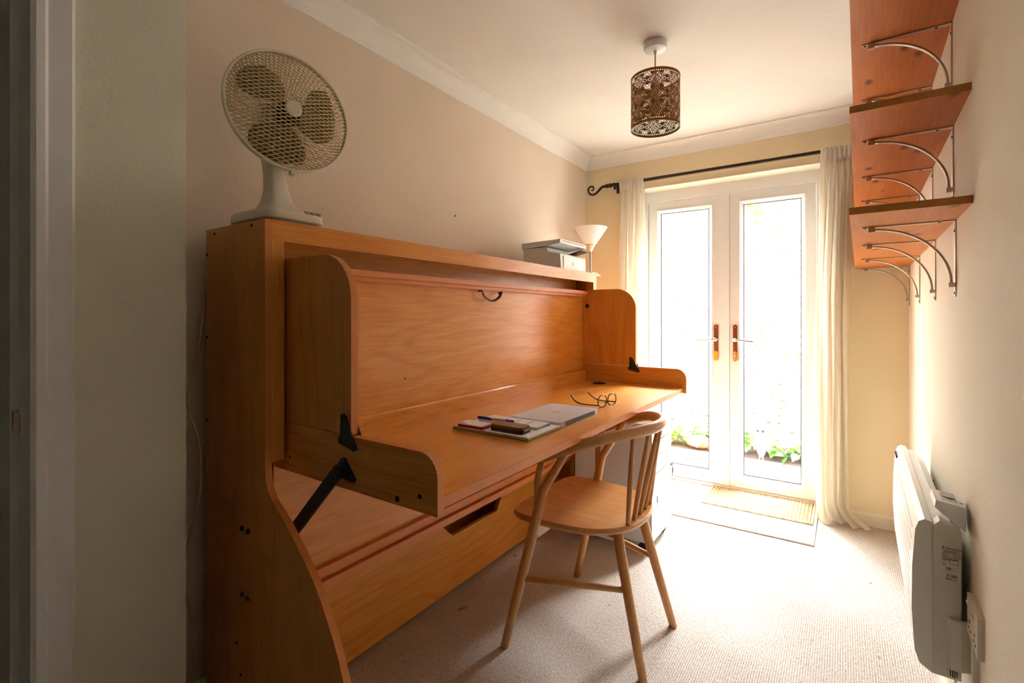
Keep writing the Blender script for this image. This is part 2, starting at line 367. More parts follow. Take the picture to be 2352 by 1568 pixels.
# back wall with the door opening (white reveal and soffit)
OX0, OX1, OZ = -1.245, -.105, 2.118
wb = sempty('wall_back')
bmw = B()
outer = [(-1.80, 0), (-1.80, 5.2), (1.2, 5.2), (1.2, 0)]
pts = [(-1.80, -.1), (OX0, -.1), (OX0, OZ), (OX1, OZ), (OX1, -.1), (1.4, -.1), (1.4, ZC+.02), (-1.80, ZC+.02)]
obj('masonry', prism(B(), pts, 'Y', YB, 3.68), 'wall_cream', wb)
obj('added_outer_skin', prism(B(), [(-4.2, -.1), (OX0, -.1), (OX0, OZ), (OX1, OZ), (OX1, -.1), (2.4, -.1), (2.4, 2.75), (-4.2, 2.75)], 'Y', 3.68, 3.74), 'addedbrick', wb)  # unseen outer skin, added to weaken light bounced onto the garden wall
obj('reveal_lining', prism(B(), [(OX0-.001, 0), (OX0+.006, 0), (OX0+.006, OZ-.006), (OX1-.006, OZ-.006), (OX1-.006, 0), (OX1+.001, 0), (OX1+.001, OZ+.001), (OX0-.001, OZ+.001)], 'Y', YB-.001, 3.60), 'skirting', wb)
# right wall in its own slightly turned frame
struct(obj('wall_right', bx(0, .12, -8, .1, 0, ZC), 'wall_right', xf=MR), 'cream painted wall carrying the shelves')
# coving
cv = [(0, 2.312), (.006, 2.312), (.008, 2.322)] + [(.008+.062*(1-math.cos(math.radians(a))), 2.322+.066*math.sin(math.radians(a))) for a in (15, 30, 45, 60, 75, 90)] + [(.076, 2.39), (.076, ZC+.001), (0, ZC+.001)]
struct(obj('trim_1', prism(B(), [(XL+a, b) for a, b in cv], 'Y', .3, YB), 'coving'), 'white coving along the blush wall')
struct(obj('trim_2', prism(B(), [(YB-a, b) for a, b in cv], 'X', XL, .33), 'coving'), 'white coving above the french doors')
struct(obj('trim_3', prism(B(), [(-a, b) for a, b in cv], 'Y', -4.0, 0), 'coving', xf=MR), 'white coving above the shelves')
# skirting boards
sk = lambda d: [(0, 0), (d*.016, 0), (d*.016, .062), (d*.012, .070), (d*.006, .075), (0, .075)]
struct(obj('baseboard_back', prism(B(), [(YB+a, b) for a, b in sk(-1)], 'X', OX1, .31), 'skirting'), 'cream skirting below the back wall')
struct(obj('baseboard_back_left', prism(B(), [(YB+a, b) for a, b in sk(-1)], 'X', XL, OX0), 'skirting'))
struct(obj('baseboard_left', prism(B(), [(XL+a, b) for a, b in sk(1)], 'Y', .568, YB), 'skirting'))
struct(obj('baseboard_right', prism(B(), sk(-1), 'Y', -4.0, 0), 'skirting', xf=MR))

# ------------------------------------------------------------------ french doors
YD = 3.60
fr = sempty('trim_4', (-.67, YD, 0)); fr['label'] = 'white plastic outer frame of the french doors'
for a in ((OX0+.006, -1.203, YD-.012, YD+.06, 0, OZ-.006), (-.137, OX1-.006, YD-.012, YD+.06, 0, OZ-.006)): obj('jamb', bx(*a), 'upvc', fr, bevel=.004)
obj('head', bx(-1.203, -.137, YD-.012, YD+.06, 2.036, OZ-.006), 'upvc', fr, bevel=.004)
obj('threshold', bx(-1.203, -.137, YD-.012, YD+.06, 0, .032), 'upvc', fr, bevel=.004)
def leaf(name, x0, x1, gx0, gx1, handle_x, side, label):
    d = sempty(name, ((x0+x1)/2, YD, .03)); d['label'] = label
    z0, z1, gz0, gz1 = .036, 2.032, .122, 1.948
    y0, y1 = YD-.004, YD+.056
    # mitred members
    def mem(q): # outline in x,z
        obj('stile' if abs(q[0][1]-q[1][1]) > .5 else 'rail', prism(B(), q, 'Y', y0, y1), 'upvc', d)
    o = [(x0, z0), (x1, z0), (x1, z1), (x0, z1)]; g = [(gx0-.012, gz0-.012), (gx1+.012, gz0-.012), (gx1+.012, gz1+.012), (gx0-.012, gz1+.012)]
    mem([o[0], o[3], g[3], g[0]]); mem([o[1], o[2], g[2], g[1]]); mem([o[0], o[1], g[1], g[0]]); mem([o[3], o[2], g[2], g[3]])
    # raised sloping bead around the pane
    def ring(n, m, a, ya, b, yb, c, yc):
        bm = B(); vs = []
        for e, y in ((a, ya), (b, yb), (c, yc)):
            vs.append([bm.verts.new(p) for p in ((gx0-e, y, gz0-e), (gx1+e, y, gz0-e), (gx1+e, y, gz1+e), (gx0-e, y, gz1+e))])
        for p, q in zip(vs, vs[1:]):
            for k in range(4): bm.faces.new((p[k], p[(k+1) % 4], q[(k+1) % 4], q[k]))
        return obj(n, bm, m, d)
    ring('glazing_bead', 'upvc', .03, y0, .022, y0-.008, .0, y0+.012)
    ring('gasket', 'gasket', .0015, y0+.011, -.003, y0+.011, -.003, y0+.02)
    obj('pane', bx(gx0-.006, gx1+.006, y0+.018, y0+.022, gz0-.006, gz1+.006), 'glass', d)
    # handle
    s = side; hx = handle_x
    pl = [(hx+.0135*math.cos(math.radians(a)), (1.122 if a <= 180 else .905)+.0135*math.sin(math.radians(a))) for a in range(0, 361, 20)]
    h = obj('handle_plate', prism(B(), pl, 'Y', y0-.008, y0), 'worn_brass', d, bevel=.0015, seg=1)
    pl2 = [(hx+.0145*math.cos(math.radians(a)), (.945 if a <= 180 else .902)+.0145*math.sin(math.radians(a))*(.3 if a <= 180 else 1)) for a in range(0, 361, 20)]
    obj('brass_end', prism(B(), pl2, 'Y', y0-.0095, y0), 'brass', h)
    obj('lever', tube(B(), spline([(hx, y0-.006, 1.034), (hx, y0-.04, 1.034), (hx+s*.02, y0-.052, 1.034), (hx+s*.06, y0-.052, 1.030), (hx+s*.118, y0-.048, 1.026)], 5), [.012]*6+[.008]*15, 10), 'chrome', h, smooth=True)
    obj('rose', lathe(B(), [(.0145, -.022), (.0145, 0)], (hx, y0, 1.034), 16, 'Y'), 'chrome', h, smooth=True)
    obj('lock_cylinder', lathe(B(), [(.008, -.016), (.008, 0)], (hx, y0, .948), 12, 'Y'), 'nickel', h, smooth=True)
    for z in (1.118, .912): obj('screw', lathe(B(), [(.0045, -.011), (.0045, 0)], (hx, y0, z), 10, 'Y'), 'brass', h)
    if s > 0:
        k = B(); lathe(k, [(.011, -.001), (.011, .001)], (hx-.002, y0-.022, .925), 14, 'Y'); box(k, hx-.004, hx, y0-.0225, y0-.0205, .882, .916)
        obj('key', k, 'nickel', h)
    for z in (.25, 1.75)[:0]: pass
    return d
l1 = leaf('door_1', -1.201, -.641, -1.113, -.777, -.728, -1, 'white french door leaf next to the desk')
obj('astragal', bx(-.703, -.643, YD-.012, YD-.003, .036, 2.032), 'upvc', l1, bevel=.003)
leaf('door_2', -.639, -.139, -.554, -.22, -.605, 1, 'white french door leaf with a key in its lock')

# ------------------------------------------------------------------ yard beyond the doors
ZG = -.08
WY = 5.36
gw = sempty('wall_garden', (-1, WY, ZG)); gw['label'] = 'white painted old brick garden wall'
obj('mortar_bed', bx(-4.2, 2.4, WY+.009, WY+.22, ZG-.05, 2.50), 'mortar', gw)
def brick_mesh(i, w=.215, h=.064):
    bm = B(); r = random.Random(50+i)
    nx, nz = 4, 2
    g = [[None]*(nz+1) for _ in range(nx+1)]; bk = {}
    for a in range(nx+1):
        for c in range(nz+1):
            e = a in (0, nx) or c in (0, nz)
            x = -w/2 + w*a/nx + r.uniform(-.004, .004); z = -h/2 + h*c/nz + r.uniform(-.004, .004)
            g[a][c] = bm.verts.new((x*(.975 if e else 1), (.0 if not e else .004) + r.uniform(-.002, .002), z*(.93 if e else 1)))
            if e: bk[(a, c)] = bm.verts.new((x, .045, z))
    for a in range(nx):
        for c in range(nz): bm.faces.new((g[a][c], g[a+1][c], g[a+1][c+1], g[a][c+1]))
    loop = [(a, 0) for a in range(nx+1)] + [(nx, c) for c in range(1, nz+1)] + [(a, nz) for a in range(nx-1, -1, -1)] + [(0, c) for c in range(nz-1, 0, -1)]
    for p, q in zip(loop, loop[1:]+loop[:1]): bm.faces.new((g[p[0]][p[1]], bk[p], bk[q], g[q[0]][q[1]]))
    bmesh.ops.recalc_face_normals(bm, faces=bm.faces)
    me = bpy.data.meshes.new('brick'); bm.to_mesh(me); bm.free(); me.materials.append(M['brick']); return me
BR = [brick_mesh(i) for i in range(6)]; BH = [brick_mesh(10+i, .1) for i in range(4)]
rest = B(); nb = 0; rr = random.Random(3)
for c in range(34):
    z = ZG + .04 + c*.0755; flem = c % 2
    x = -4.15 + (.0 if flem else -.0837); k = c*3
    while x < 2.3:
        head = (k % 4 == 0) if c % 3 else (k % 2 == 0)
        w = .1 if head else .215; k += 1
        cx = x + w/2; x += w + .0095
        if rr.random() < .03 and False: continue
        me = rr.choice(BH if head else BR)
        vis = -1.78 < cx < -.22 and z < 2.42 and not (-1.03 < cx < -.93)
        loc = Vector((cx - (-1), rr.uniform(-.002, .004), z - ZG)); rot = Euler((rr.uniform(-.012, .012), rr.uniform(-.012, .012), rr.uniform(-.012, .012)))
        if vis and nb < 300:
            o = bpy.data.objects.new('brick', me); COL.objects.link(o); o.parent = gw; o.location = loc; o.rotation_euler = rot; nb += 1
        else:
            t = bmesh.new(); t.from_mesh(me); bmesh.ops.transform(t, matrix=Matrix.Translation(loc+gw.location) @ rot.to_matrix().to_4x4(), verts=t.verts)
            tm = bpy.data.meshes.new('t'); t.to_mesh(tm); t.free(); rest.from_mesh(tm); bpy.data.meshes.remove(tm)
ro = obj('brickwork', rest, 'brick', gw); ro['kind'] = 'stuff'
gp = sempty('ground_paving', (-.6, 4.2, ZG)); gp['label'] = 'pale concrete paving slabs of the yard'
obj('bedding', bx(-4.2, 2.4, 3.68, WY+.05, ZG-.12, ZG-.03), 'soil', gp)
xs = [-4.1, -3.5, -2.9, -2.3, -1.72, -1.02, -.42, .18, .78, 1.4, 2.3]; ys = [3.69, 4.28, 4.80]
for i in range(len(xs)-1):
    for j in range(2):
        obj('slab', bx(xs[i]+.004, xs[i+1]-.004, ys[j]+.004, ys[j+1]-.004, ZG-.05, ZG+rr.uniform(-.004, .003)), 'slab', gp, bevel=.004, seg=1)
so = obj('flower_bed', bx(-4.1, 2.3, 4.80, WY+.02, ZG-.06, ZG+.0), 'soil', gp)
for f in so.data.polygons: pass
# leaves
def leaf_mesh(n, m):
    bm = B(); L = 1.
    out = [(0, 0), (.28, .12), (.42, .38), (.34, .62), (.2, .72), (.12, .88), (0, 1.05)]
    mid = [bm.verts.new((0, y, -.12*(y-.3)**2)) for _, y in out]
    for s in (-1, 1):
        side = [bm.verts.new((s*x, y, .10*x/.4 - .12*(y-.3)**2)) for x, y in out[1:-1]]
        ch = [mid[0]] + side + [mid[-1]]
        for i in range(len(out)-1):
            q = [mid[i], mid[i+1], ch[i+1], ch[i]]
            q2 = []
            for v in q:
                if v not in q2: q2.append(v)
            if s > 0: q2 = q2[::-1]
            if len(q2) > 2: bm.faces.new(q2)
    me = bpy.data.meshes.new('leaf'); bm.to_mesh(me); bm.free(); me.materials.append(M[m])
    for p in me.polygons: p.use_smooth = True
    return me
LM = [leaf_mesh(0, 'leaf1'), leaf_mesh(1, 'leaf2'), leaf_mesh(2, 'leaf3')]
def plant(name, label, loc, r, h, n, size, group, seed, down=False, cat='plant'):
    q = random.Random(seed); t = thing(name, label, cat, loc, 0, group)
    st = B()
    for i in range(n):
        a = q.uniform(0, 2*PI); d = r*math.sqrt(q.random()); z = h*(.25+.75*q.random())*(1-.45*(d/r)**2)
        p = Vector((d*math.cos(a), d*math.sin(a)*.7, -z if down else z))
        tube(st, [Vector(loc) + Vector((p.x*.15, p.y*.15, 0)), Vector(loc)+Vector((p.x*.6, p.y*.6, p.z*.7)), Vector(loc)+p], .0022, 3)
        o = bpy.data.objects.new('leaf', q.choice(LM)); COL.objects.link(o); o.parent = t; s = size*q.uniform(.7, 1.2)
        o.location = p; o.scale = (s, s, s)
        o.rotation_euler = (q.uniform(-.9, .25), q.uniform(-.5, .5), q.uniform(-PI, PI)*.7 + PI)
    obj('stem', st, 'leaf3', t)
GP = 'ivy plants in the flower bed'
for i, (x, y, r, h, n, lb) in enumerate([
        (-1.55, 4.98, .2, .2, 20, 'leafy ground plant against the wall behind the desk end'),
        (-1.28, 4.97, .2, .27, 30, 'leafy green plant at the foot of the trellis by the stone'),
        (-1.0, 5.04, .15, .24, 16, 'leafy plant half hidden behind the meeting stiles of the doors'),
        (-.80, 4.98, .17, .32, 30, 'tall leafy plant growing beside the owl ornament'),
        (-.56, 5.06, .16, .2, 20, 'low green plant directly behind the owl ornament'),
        (-.40, 4.97, .17, .16, 26, 'spreading low green plant creeping over the slab edge'),
        (-.20, 5.02, .2, .2, 22, 'pale green plant under the bare part of the brick wall')]):
    plant('ground_plant', lb, (x, y, ZG), r, h, n, .095, GP, 20+i)
plant('climbing_plant', 'pale green climber hanging down the top of the brick wall', (-.66, 5.1, 2.54), .30, .52, 100, .085, None, 77, True, 'climber')
for o in list(bpy.data.objects):
    if o.name.startswith('climbing_plant'): cl = o
bmk = B(); tube(bmk, spline([(-.66, 5.1, 2.53), (-.70, 5.2, 2.54), (-.7, 5.372, 2.50)], 5), .012, 6); obj('vine_stem', bmk, 'soil', cl)
# stone
bm = B(); bmesh.ops.create_icosphere(bm, subdivisions=3, radius=1)
for v in bm.verts:
    v.co *= 1 + .14*noise.noise(v.co*1.6); v.co = Vector((v.co.x*.12, v.co.y*.07, max(v.co.z, -.75)*.065)) + Vector((-1.15, 4.90, ZG+.062))
tag(obj('garden_stone', bm, 'stone', smooth='all'), 'brown rounded stone lying among the plants below the trellis', 'stone')
bm = B(); bmesh.ops.create_icosphere(bm, subdivisions=2, radius=.016); bmesh.ops.transform(bm, matrix=Matrix.Translation((-1.12, 4.62, ZG+.012)), verts=bm.verts)
tag(obj('pebble', bm, 'stone', smooth='all'), 'small dark pebble lying on the paving slab', 'pebble')
# trellis
tr = thing('garden_trellis', 'white wooden A-shaped garden trellis leaning on the brick wall', 'trellis', (-1.0, 5.28, ZG))
def rail3(a, b, w=.034, d=.02):
    a, b = Vector(a), Vector(b); return tube(B(), [a, b], w/1.6, 4, up=(0, 1, 0))
obj('rail', rail3((-1.30, 5.27, ZG), (-1.02, 5.325, 1.9)), 'trellis', tr)
obj('rail', rail3((-.715, 5.27, ZG), (-.94, 5.325, 1.9)), 'trellis', tr)
for z in (.235, .425, .61, .80, 1.0, 1.2):
    f = (z-ZG)/(1.9-ZG); y = 5.27+.055*f
    obj('rung', bx(-1.30+.28*f-.02, -.715-.225*f+.02, y-.03, y-.012, z-.022, z+.022), 'trellis', tr)
# owl ornament
ow = thing('owl_ornament', 'brown and white horned owl ornament standing on the paving', 'ornament', (-.59, 4.75, ZG))
obj('body', lathe(B(), [(.012, .04), (.028, .07), (.045, .12), (.058, .17), (.062, .205), (.056, .235), (.04, .25)], (-.59, 4.75, ZG), 20), 'owlbody', ow, smooth='all')
hd = B(); bmesh.ops.create_uvsphere(hd, u_segments=18, v_segments=12, radius=1)
for v in hd.verts: v.co = Vector((v.co.x*.053, v.co.y*.042, v.co.z*.048)) + Vector((-.592, 4.745, ZG+.272))
h = obj('head', hd, 'owlface', ow, smooth='all')
for sx in (-1, 1):
    x = -.592+sx*.04
    obj('ear_tuft', lathe(B(), [(.014, 0), (.008, .03), (.001, .055)], (x+.004*sx, 4.748, ZG+.302), 8), 'owlbody', h, smooth='all')
    obj('eye', lathe(B(), [(.001, -.006), (.012, -.003), (.012, .01)], (-.592+sx*.02, 4.706, ZG+.278), 14, 'Y'), 'blackplastic', h, smooth='all')
    obj('leg', tube(B(), [(-.59+sx*.015, 4.75, ZG), (-.59+sx*.014, 4.75, ZG+.06)], .004, 6), 'owlbody', ow)
    obj('foot', bx(-.59+sx*.022-.012, -.59+sx*.022+.012, 4.715, 4.755, ZG, ZG+.006), 'owlbody', ow)
    wg = B(); bmesh.ops.create_uvsphere(wg, u_segments=10, v_segments=8, radius=1)
    for v in wg.verts: v.co = Vector((v.co.x*.016+sx*.05, v.co.y*.035, v.co.z*.075 )) + Vector((-.59, 4.755, ZG+.165))
    obj('wing', wg, 'owlbody', ow, smooth='all')
obj('beak', lathe(B(), [(.006, .012), (.005, 0), (.001, -.018)], (-.592, 4.70, ZG+.262), 8), 'owlface', h)

# ================================================================== FOLD-AWAY DESK BED
Y0, Y1 = .695, 2.778            # outer faces of the two side panels
db = thing('fold_away_desk_bed', 'orange oak fold-away desk bed with black hinge arms against the blush wall', 'desk bed', (-1.4, (Y0+Y1)/2, 0))
curve = [(-1.255, .80), (-1.252, .77), (-1.243, .745), (-1.221, .718), (-1.19, .697), (-1.155, .672), (-1.122, .643), (-1.08, .604), (-1.045, .569), (-1.017, .534), (-.991, .494), (-.967, .455), (-.947, .416), (-.93, .375), (-.905, .30), (-.887, .2), (-.877, .1), (-.873, 0)]
prof = [(-1.58, 0), (-1.58, 1.455), (-1.255, 1.455)] + curve
for y in (Y0, Y1-.018):
    s = obj('side_panel', prism(B(), prof, 'Y', y, y+.018), ['oakpanel', 'oakedge'], db)
    for p in s.data.polygons:
        if abs(p.normal.y) < .5 and p.center.z + 0 < 1.44 and p.normal.x > .1: p.material_index = 1
    if y == Y0:
        for x, z in [(-1.369, .614), (-1.337, .613), (-1.369, .433), (-1.337, .432)]: obj('bolt_cap', lathe(B(), [(.001, -.006), (.006, -.005), (.008, 0)], (x, y, z), 12, 'Y'), 'blackplastic', s)
        for x, z in [(-1.4, .286), (-1.379, .206), (-1.528, 1.439), (-1.321, 1.443), (-1.574, 1.381), (-1.574, 1.135), (-1.574, .886)]: obj('screw', lathe(B(), [(.004, -.0012), (.0045, 0)], (x, y, z), 10, 'Y'), 'hole', s)
obj('top_panel', bx(-1.58, -1.275, Y0+.018, Y1-.018, 1.437, 1.455), 'oakY', db)
obj('top_rail', bx(-1.275, -1.255, Y0+.0165, Y1-.018, 1.40, 1.4555), 'oakY', db)
obj('back_panel', bx(-1.578, -1.566, Y0+.018, Y1-.018, .02, 1.437), 'oakdark', db)
obj('upper_board', bx(-1.40, -1.385, Y0+.018, Y1-.018, 1.33, 1.437), 'oakdark', db)
for ya, yb in ((Y0+.018, .748), (2.73, Y1-.018)): obj('pilaster', bx(-1.30, -1.2545, ya, yb, .81, 1.40), 'oakpanel', db)
# bed base that forms the back of the desk
bp_ = obj('bed_panel', bx(-1.335, -1.318, .755, 2.728, .37, 1.345), 'oakY', db)
obj('bed_edge', bx(-1.335, -1.287, .782, 2.725, 1.327, 1.347), 'oakedge', bp_, bevel=.003)
obj('bed_edge', bx(-1.335, -1.296, .782, 2.725, 1.312, 1.3265), 'oakedge', bp_, bevel=.003)
obj('bed_edge', bx(-1.335, -1.300, .76, 2.728, .405, .437), 'oakedge', bp_, bevel=.003)
obj('bed_edge', bx(-1.335, -1.285, .76, 2.728, .376, .402), 'oakedge', bp_, bevel=.003)
lp = [Vector((-1.293, 1.674+.146*t/12, 1.306 - .042*math.sin(PI*t/12)**.6)) for t in range(13)]
obj('pull_loop', tube(B(), [(-1.31, 1.674, 1.306)]+lp+[(-1.31, 1.82, 1.302)], .004, 8, flat=1.6), 'blackplastic', bp_, smooth=True)
obj('screw', lathe(B(), [(.003, -.0), (.003, .0015)], (-1.318, 1.25, .97), 8, 'X'), 'hole', bp_)
# plinth board with hand-hold slot
pb = B(); sx0, sx1, sz0, sz1 = 1.518, 1.99, .245, .33
outr = [(Y0+.018, .012), (Y1-.018, .012), (Y1-.018, .37), (Y0+.018, .37)]; innr = [(1.605, sz0), (1.93, sz0), (sx1, sz1), (sx0, sz1)]
vv = {(k, x): [pb.verts.new((x, y, z)) for y, z in P] for k, P in (('o', outr), ('i', innr)) for x in (-1.418, -1.40)}
for k in range(4):
    j = (k+1) % 4
    for x in (-1.418, -1.40): pb.faces.new((vv['o', x][k], vv['o', x][j], vv['i', x][j], vv['i', x][k]))
    for q in 'oi': pb.faces.new((vv[q, -1.418][k], vv[q, -1.418][j], vv[q, -1.40][j], vv[q, -1.40][k]))
pl = obj('plinth_board', pb, 'oakY', db)
# desk flap
RY0, RY1 = .758, 2.737
railp = [(-1.318, .776), (-.703, .776)] + arc(-.755, .855, .052, 0, 90, 8) + [(-1.318, .907)]
obj('desktop', bx(-1.30, -.722, RY0+.019, RY1-.02, .78, .805), ['oaktop'], db, bevel=.002, seg=1)
obj('desk_edging', bx(-.7225, -.720, RY0+.019, RY1-.02, .7805, .8045), 'oakedge', db)
bl = B(); prism(bl, [(-1.316, .805), (-1.298, .805), (-1.298, .862), (-1.304, .868), (-1.316, .868)], 'Y', RY0+.019, RY1-.02); obj('back_ledge', bl, 'oakY', db)
upz = .909
up = [(-1.316, upz), (-.985, upz), (-.985, 1.24)] + arc(-1.10, 1.24, .115, 0, 90, 12) + [(-1.316, 1.355)]
for y, out in ((RY0, -1), (RY1-.02, 1)):
    r = obj('desk_side', prism(B(), railp, 'Y', y, y+.02), ['oakX', 'oakedge'], db)
    for p in r.data.polygons:
        if abs(p.normal.y) < .5: p.material_index = 1
    u = obj('upright', prism(B(), up, 'Y', y, y+.02), ['oakZ2', 'oakedge'], db)
    for p in u.data.polygons:
        if abs(p.normal.y) < .5: p.material_index = 1
    # triangular hinge plate on each face
    for yy, t in ((y-.0045, .0045), (y+.02, .0045)):
        c3 = [(-1.014, .946), (-1.017, .893), (-.972, .886)]
        cx, cz = sum(c[0] for c in c3)/3, sum(c[1] for c in c3)/3
        tri = []
        for (px, pz), a0 in zip(c3, (70, 165, 285)):
            tri += [(px+.013*math.cos(math.radians(a0+s)), pz+.013*math.sin(math.radians(a0+s))) for s in (-50, -25, 0, 25, 50)]
        tri.sort(key=lambda p: math.atan2(p[1]-cz, p[0]-cx))
        hp = obj('hinge_plate', prism(B(), tri, 'Y', yy, yy+t), 'black', r)
        for px, pz in c3: obj('rivet', lathe(B(), [(.005, yy-.0015 if yy < y else yy+t+.0015), (.005, yy+.002)], (px, 0, pz), 10, 'Y'), 'bronze', r)
    # stay arm with its pivot block
    ys = y-.0 if out < 0 else y+.02
    f = out
    ply = sorted((ys, ys+f*.006))
    pt = []
    c3 = [(-1.010, .842), (-1.030, .818), (-.975, .808)]
    cx, cz = -1.005, .823
    for (px, pz), a0 in zip(c3, (70, 190, 300)): pt += [(px+.011*math.cos(math.radians(a0+s)), pz+.011*math.sin(math.radians(a0+s))) for s in (-50, 0, 50)]
    pt.sort(key=lambda p: math.atan2(p[1]-cz, p[0]-cx))
    st = obj('stay_bracket', prism(B(), pt, 'Y', *ply), 'black', db)
    obj('pivot', lathe(B(), [(.013, min(0, f*.03)), (.013, max(0, f*.03))], (-1.015, ys, .815), 14, 'Y'), 'black', st)
    d = Vector((-1.24 - -1.015, 0, .585-.815)); d.normalize(); nrm = Vector((-d.z, 0, d.x))
    a = Vector((-1.015, 0, .815)) - d*.016; b = a + d*.375
    q = [(a+nrm*.016), (b+nrm*.016), (b-nrm*.016), (a-nrm*.016)]
    yy = sorted((ys+f*.018, ys+f*.026))
    obj('stay_arm', prism(B(), [(v.x, v.z) for v in q], 'Y', *yy), 'black', db, bevel=.0015, seg=1)
    if out < 0:
        for px, pz, rr_ in ((-1.243, .816, .004), (-.824, .790, .007), (-.754, .810, .0055)):
            obj('screw', lathe(B(), [(rr_*.9, ys-.0015), (rr_, ys+.001)], (px, 0, pz), 12, 'Y'), 'bronze' if px > -1 else 'hole', r)
    else: obj('magnet_catch', lathe(B(), [(.012, -.004), (.012, 0)], (-1.289, y, 1.256), 14, 'Y'), 'blackplastic', u)
obj('cable_grommet', lathe(B(), [(.038, 0), (.038, .003), (.03, .004), (.028, .001)], (-1.17, 2.625, .8045), 24), 'blackplastic', db)
obj('pen_ledge', bx(-.93, -.73, 2.700, 2.716, .805, .810), 'oakedge', db)

# ================================================================== CHAIR
CY = 1.735
ch = thing('spindle_armchair', 'pale ash spindle-back armchair pushed in at the desk', 'chair', (-.8, CY, 0))
ZS = .478
def sym(s, p): return (p[0], CY + s*(p[1]), p[2])
seat = []
half = [(-1.034, 0), (-1.034, .13), (-1.026, .205), (-1.003, .24), (-.96, .252), (-.85, .252), (-.74, .238), (-.665, .20), (-.612, .14), (-.588, .07), (-.582, 0)]
sp_ = spline([(x, y, 0) for x, y in half], 3)
outl = [(p.x, CY+p.y) for p in sp_] + [(p.x, CY-p.y) for p in sp_[::-1][1:-1]]
bm = B()
cxs, cys = -.82, CY
rows = []
for inset, z in ((.90, ZS-.032), (.97, ZS-.024), (1., ZS-.012), (.995, ZS-.004), (.975, ZS), (.8, ZS-.006), (.4, ZS-.010)):
    rows.append([bm.verts.new((cxs+(x-cxs)*inset, cys+(y-cys)*inset, z)) for x, y in outl])
for a, b in zip(rows, rows[1:]):
    for k in range(len(outl)): bm.faces.new((a[k], a[(k+1) % len(outl)], b[(k+1) % len(outl)], b[k]))
bm.faces.new(rows[0][::-1]); bm.faces.new(rows[-1])
obj('seat', bm, 'ashX', ch, smooth=True)
bow = [(-.885, .268, .694), (-.80, .272, .735), (-.72, .262, .768), (-.655, .225, .790), (-.595, .155, .801), (-.555, .07, .806)]
bw = [sym(-1, p) for p in bow] + [sym(0, (-.545, 0, .807))] + [sym(1, p) for p in bow[::-1]]
bs = spline(bw, 6); nb_ = len(bs)
obj('back_bow', tube(B(), bs, [(.017+.004*math.sin(PI*i/(nb_-1))) * (min(1, .55+i/6) if i < 4 else min(1, .55+(nb_-1-i)/6)) for i in range(nb_)], 12, flat=.78, up=(0, 0, 1)), 'ashY', ch, smooth='all')
def bowz(y):  # point on the bow centre line at offset y behind the seat
    return min(bs[nb_//4:3*nb_//4+1], key=lambda p: abs(p.y-CY-y))
for i, y in enumerate((-.115, -.058, 0, .058, .115)):
    t = bowz(y*1.22); b0 = Vector((-.616, CY+y, ZS-.012)); t = Vector((t.x, t.y, t.z))
    obj('spindle', tube(B(), [b0.lerp(t, k/6) for k in range(7)], [.0075, .0085, .0095, .0095, .009, .0075, .007], 10), 'ashZ', ch, smooth='all')
for s in (-1, 1):
    foot = Vector(sym(s, (-1.014, .291, 0))); knee = Vector(sym(s, (-.872, .254, .585))); top = Vector(sym(s, (-.768, .262, .752)))
    pts = [foot, foot.lerp(knee, .3), foot.lerp(knee, .6), foot.lerp(knee, .8), knee, knee.lerp(top, .5), top]
    lg = obj('leg', tube(B(), pts, [.0145, .0165, .018, .0185, .0165, .0145, .013], 12), 'ashZ', ch, smooth='all')
    tip = Vector(sym(s, (-.872, .262, .698)))
    obj('arm_prong', tube(B(), spline([foot.lerp(knee, .84), Vector(sym(s, (-.893, .256, .57))), Vector(sym(s, (-.893, .258, .61))), tip], 4), .0125, 10), 'ashZ', lg, smooth='all')
    rf = Vector(sym(s, (-.542, .172, 0))); rt = Vector(sym(s, (-.655, .115, ZS-.03)))
    obj('leg', tube(B(), [rf, rf.lerp(rt, .4), rf.lerp(rt, .8), rt], [.0145, .0165, .018, .018], 12), 'ashZ', ch, smooth='all')
    a = foot.lerp(knee, .262/.585); b = rf.lerp(rt, .255/.435)
    obj('stretcher', tube(B(), [a, a.lerp(b, .5), b], [.010, .0115, .010], 10), 'ashX', ch, smooth='all')
obj('seat_rail', bx(-.93, -.905, CY-.235, CY+.235, ZS-.075, ZS-.03), 'ashY', ch, bevel=.004)
for s in (-1, 1):
    bm = B(); a = Vector((-.905, CY+s*.10, ZS-.05)); b = Vector((-.655, CY+s*.115, ZS-.05)); tube(bm, [a, b], .022, 4, up=(0, 0, 1)); obj('seat_rail', bm, 'ashX', ch)

# ================================================================== CABINET UNDER THE DESK
cb = thing('filing_cabinet', 'pale grey steel drawer cabinet on castors under the desk end', 'cabinet', (-.98, 2.575, 0))
cx0, cx1, cy0, cy1, cz0, cz1 = -1.205, -.80, 2.388, 2.722, .062, .655
obj('body', bx(cx0, cx1, cy0, cy1, cz0, cz1), 'cabinet', cb, bevel=.003)
for za, zb in ((.562, .648), (.398, .556), (.085, .392)):
    d = obj('drawer', bx(cx1-.002, cx1+.016, cy0+.003, cy1-.003, za, zb), 'cabinet', cb, bevel=.003)
    hz = (zb-.055) if zb-za < .2 else zb-.135
    hy = 2.535
    obj('handle_recess', bx(cx1+.0145, cx1+.0175, hy-.06, hy+.06, hz-.03, hz+.022), 'cabinet', d)
    sc = [(hy-.062, hz+.024), (hy+.062, hz+.024), (hy+.062, hz-.012)] + [(hy+.062-.124*t/12, hz-.014+(.008 if t % 4 in (1, 2, 3) else -.006)) for t in range(1, 12)] + [(hy-.062, hz-.012)]
    obj('handle', prism(B(), sc, 'X', cx1+.016, cx1+.021), 'cabinet', d)
obj('plinth', bx(cx1-.002, cx1+.012, cy0+.003, cy1-.003, cz0, .08), 'cabinet', cb)
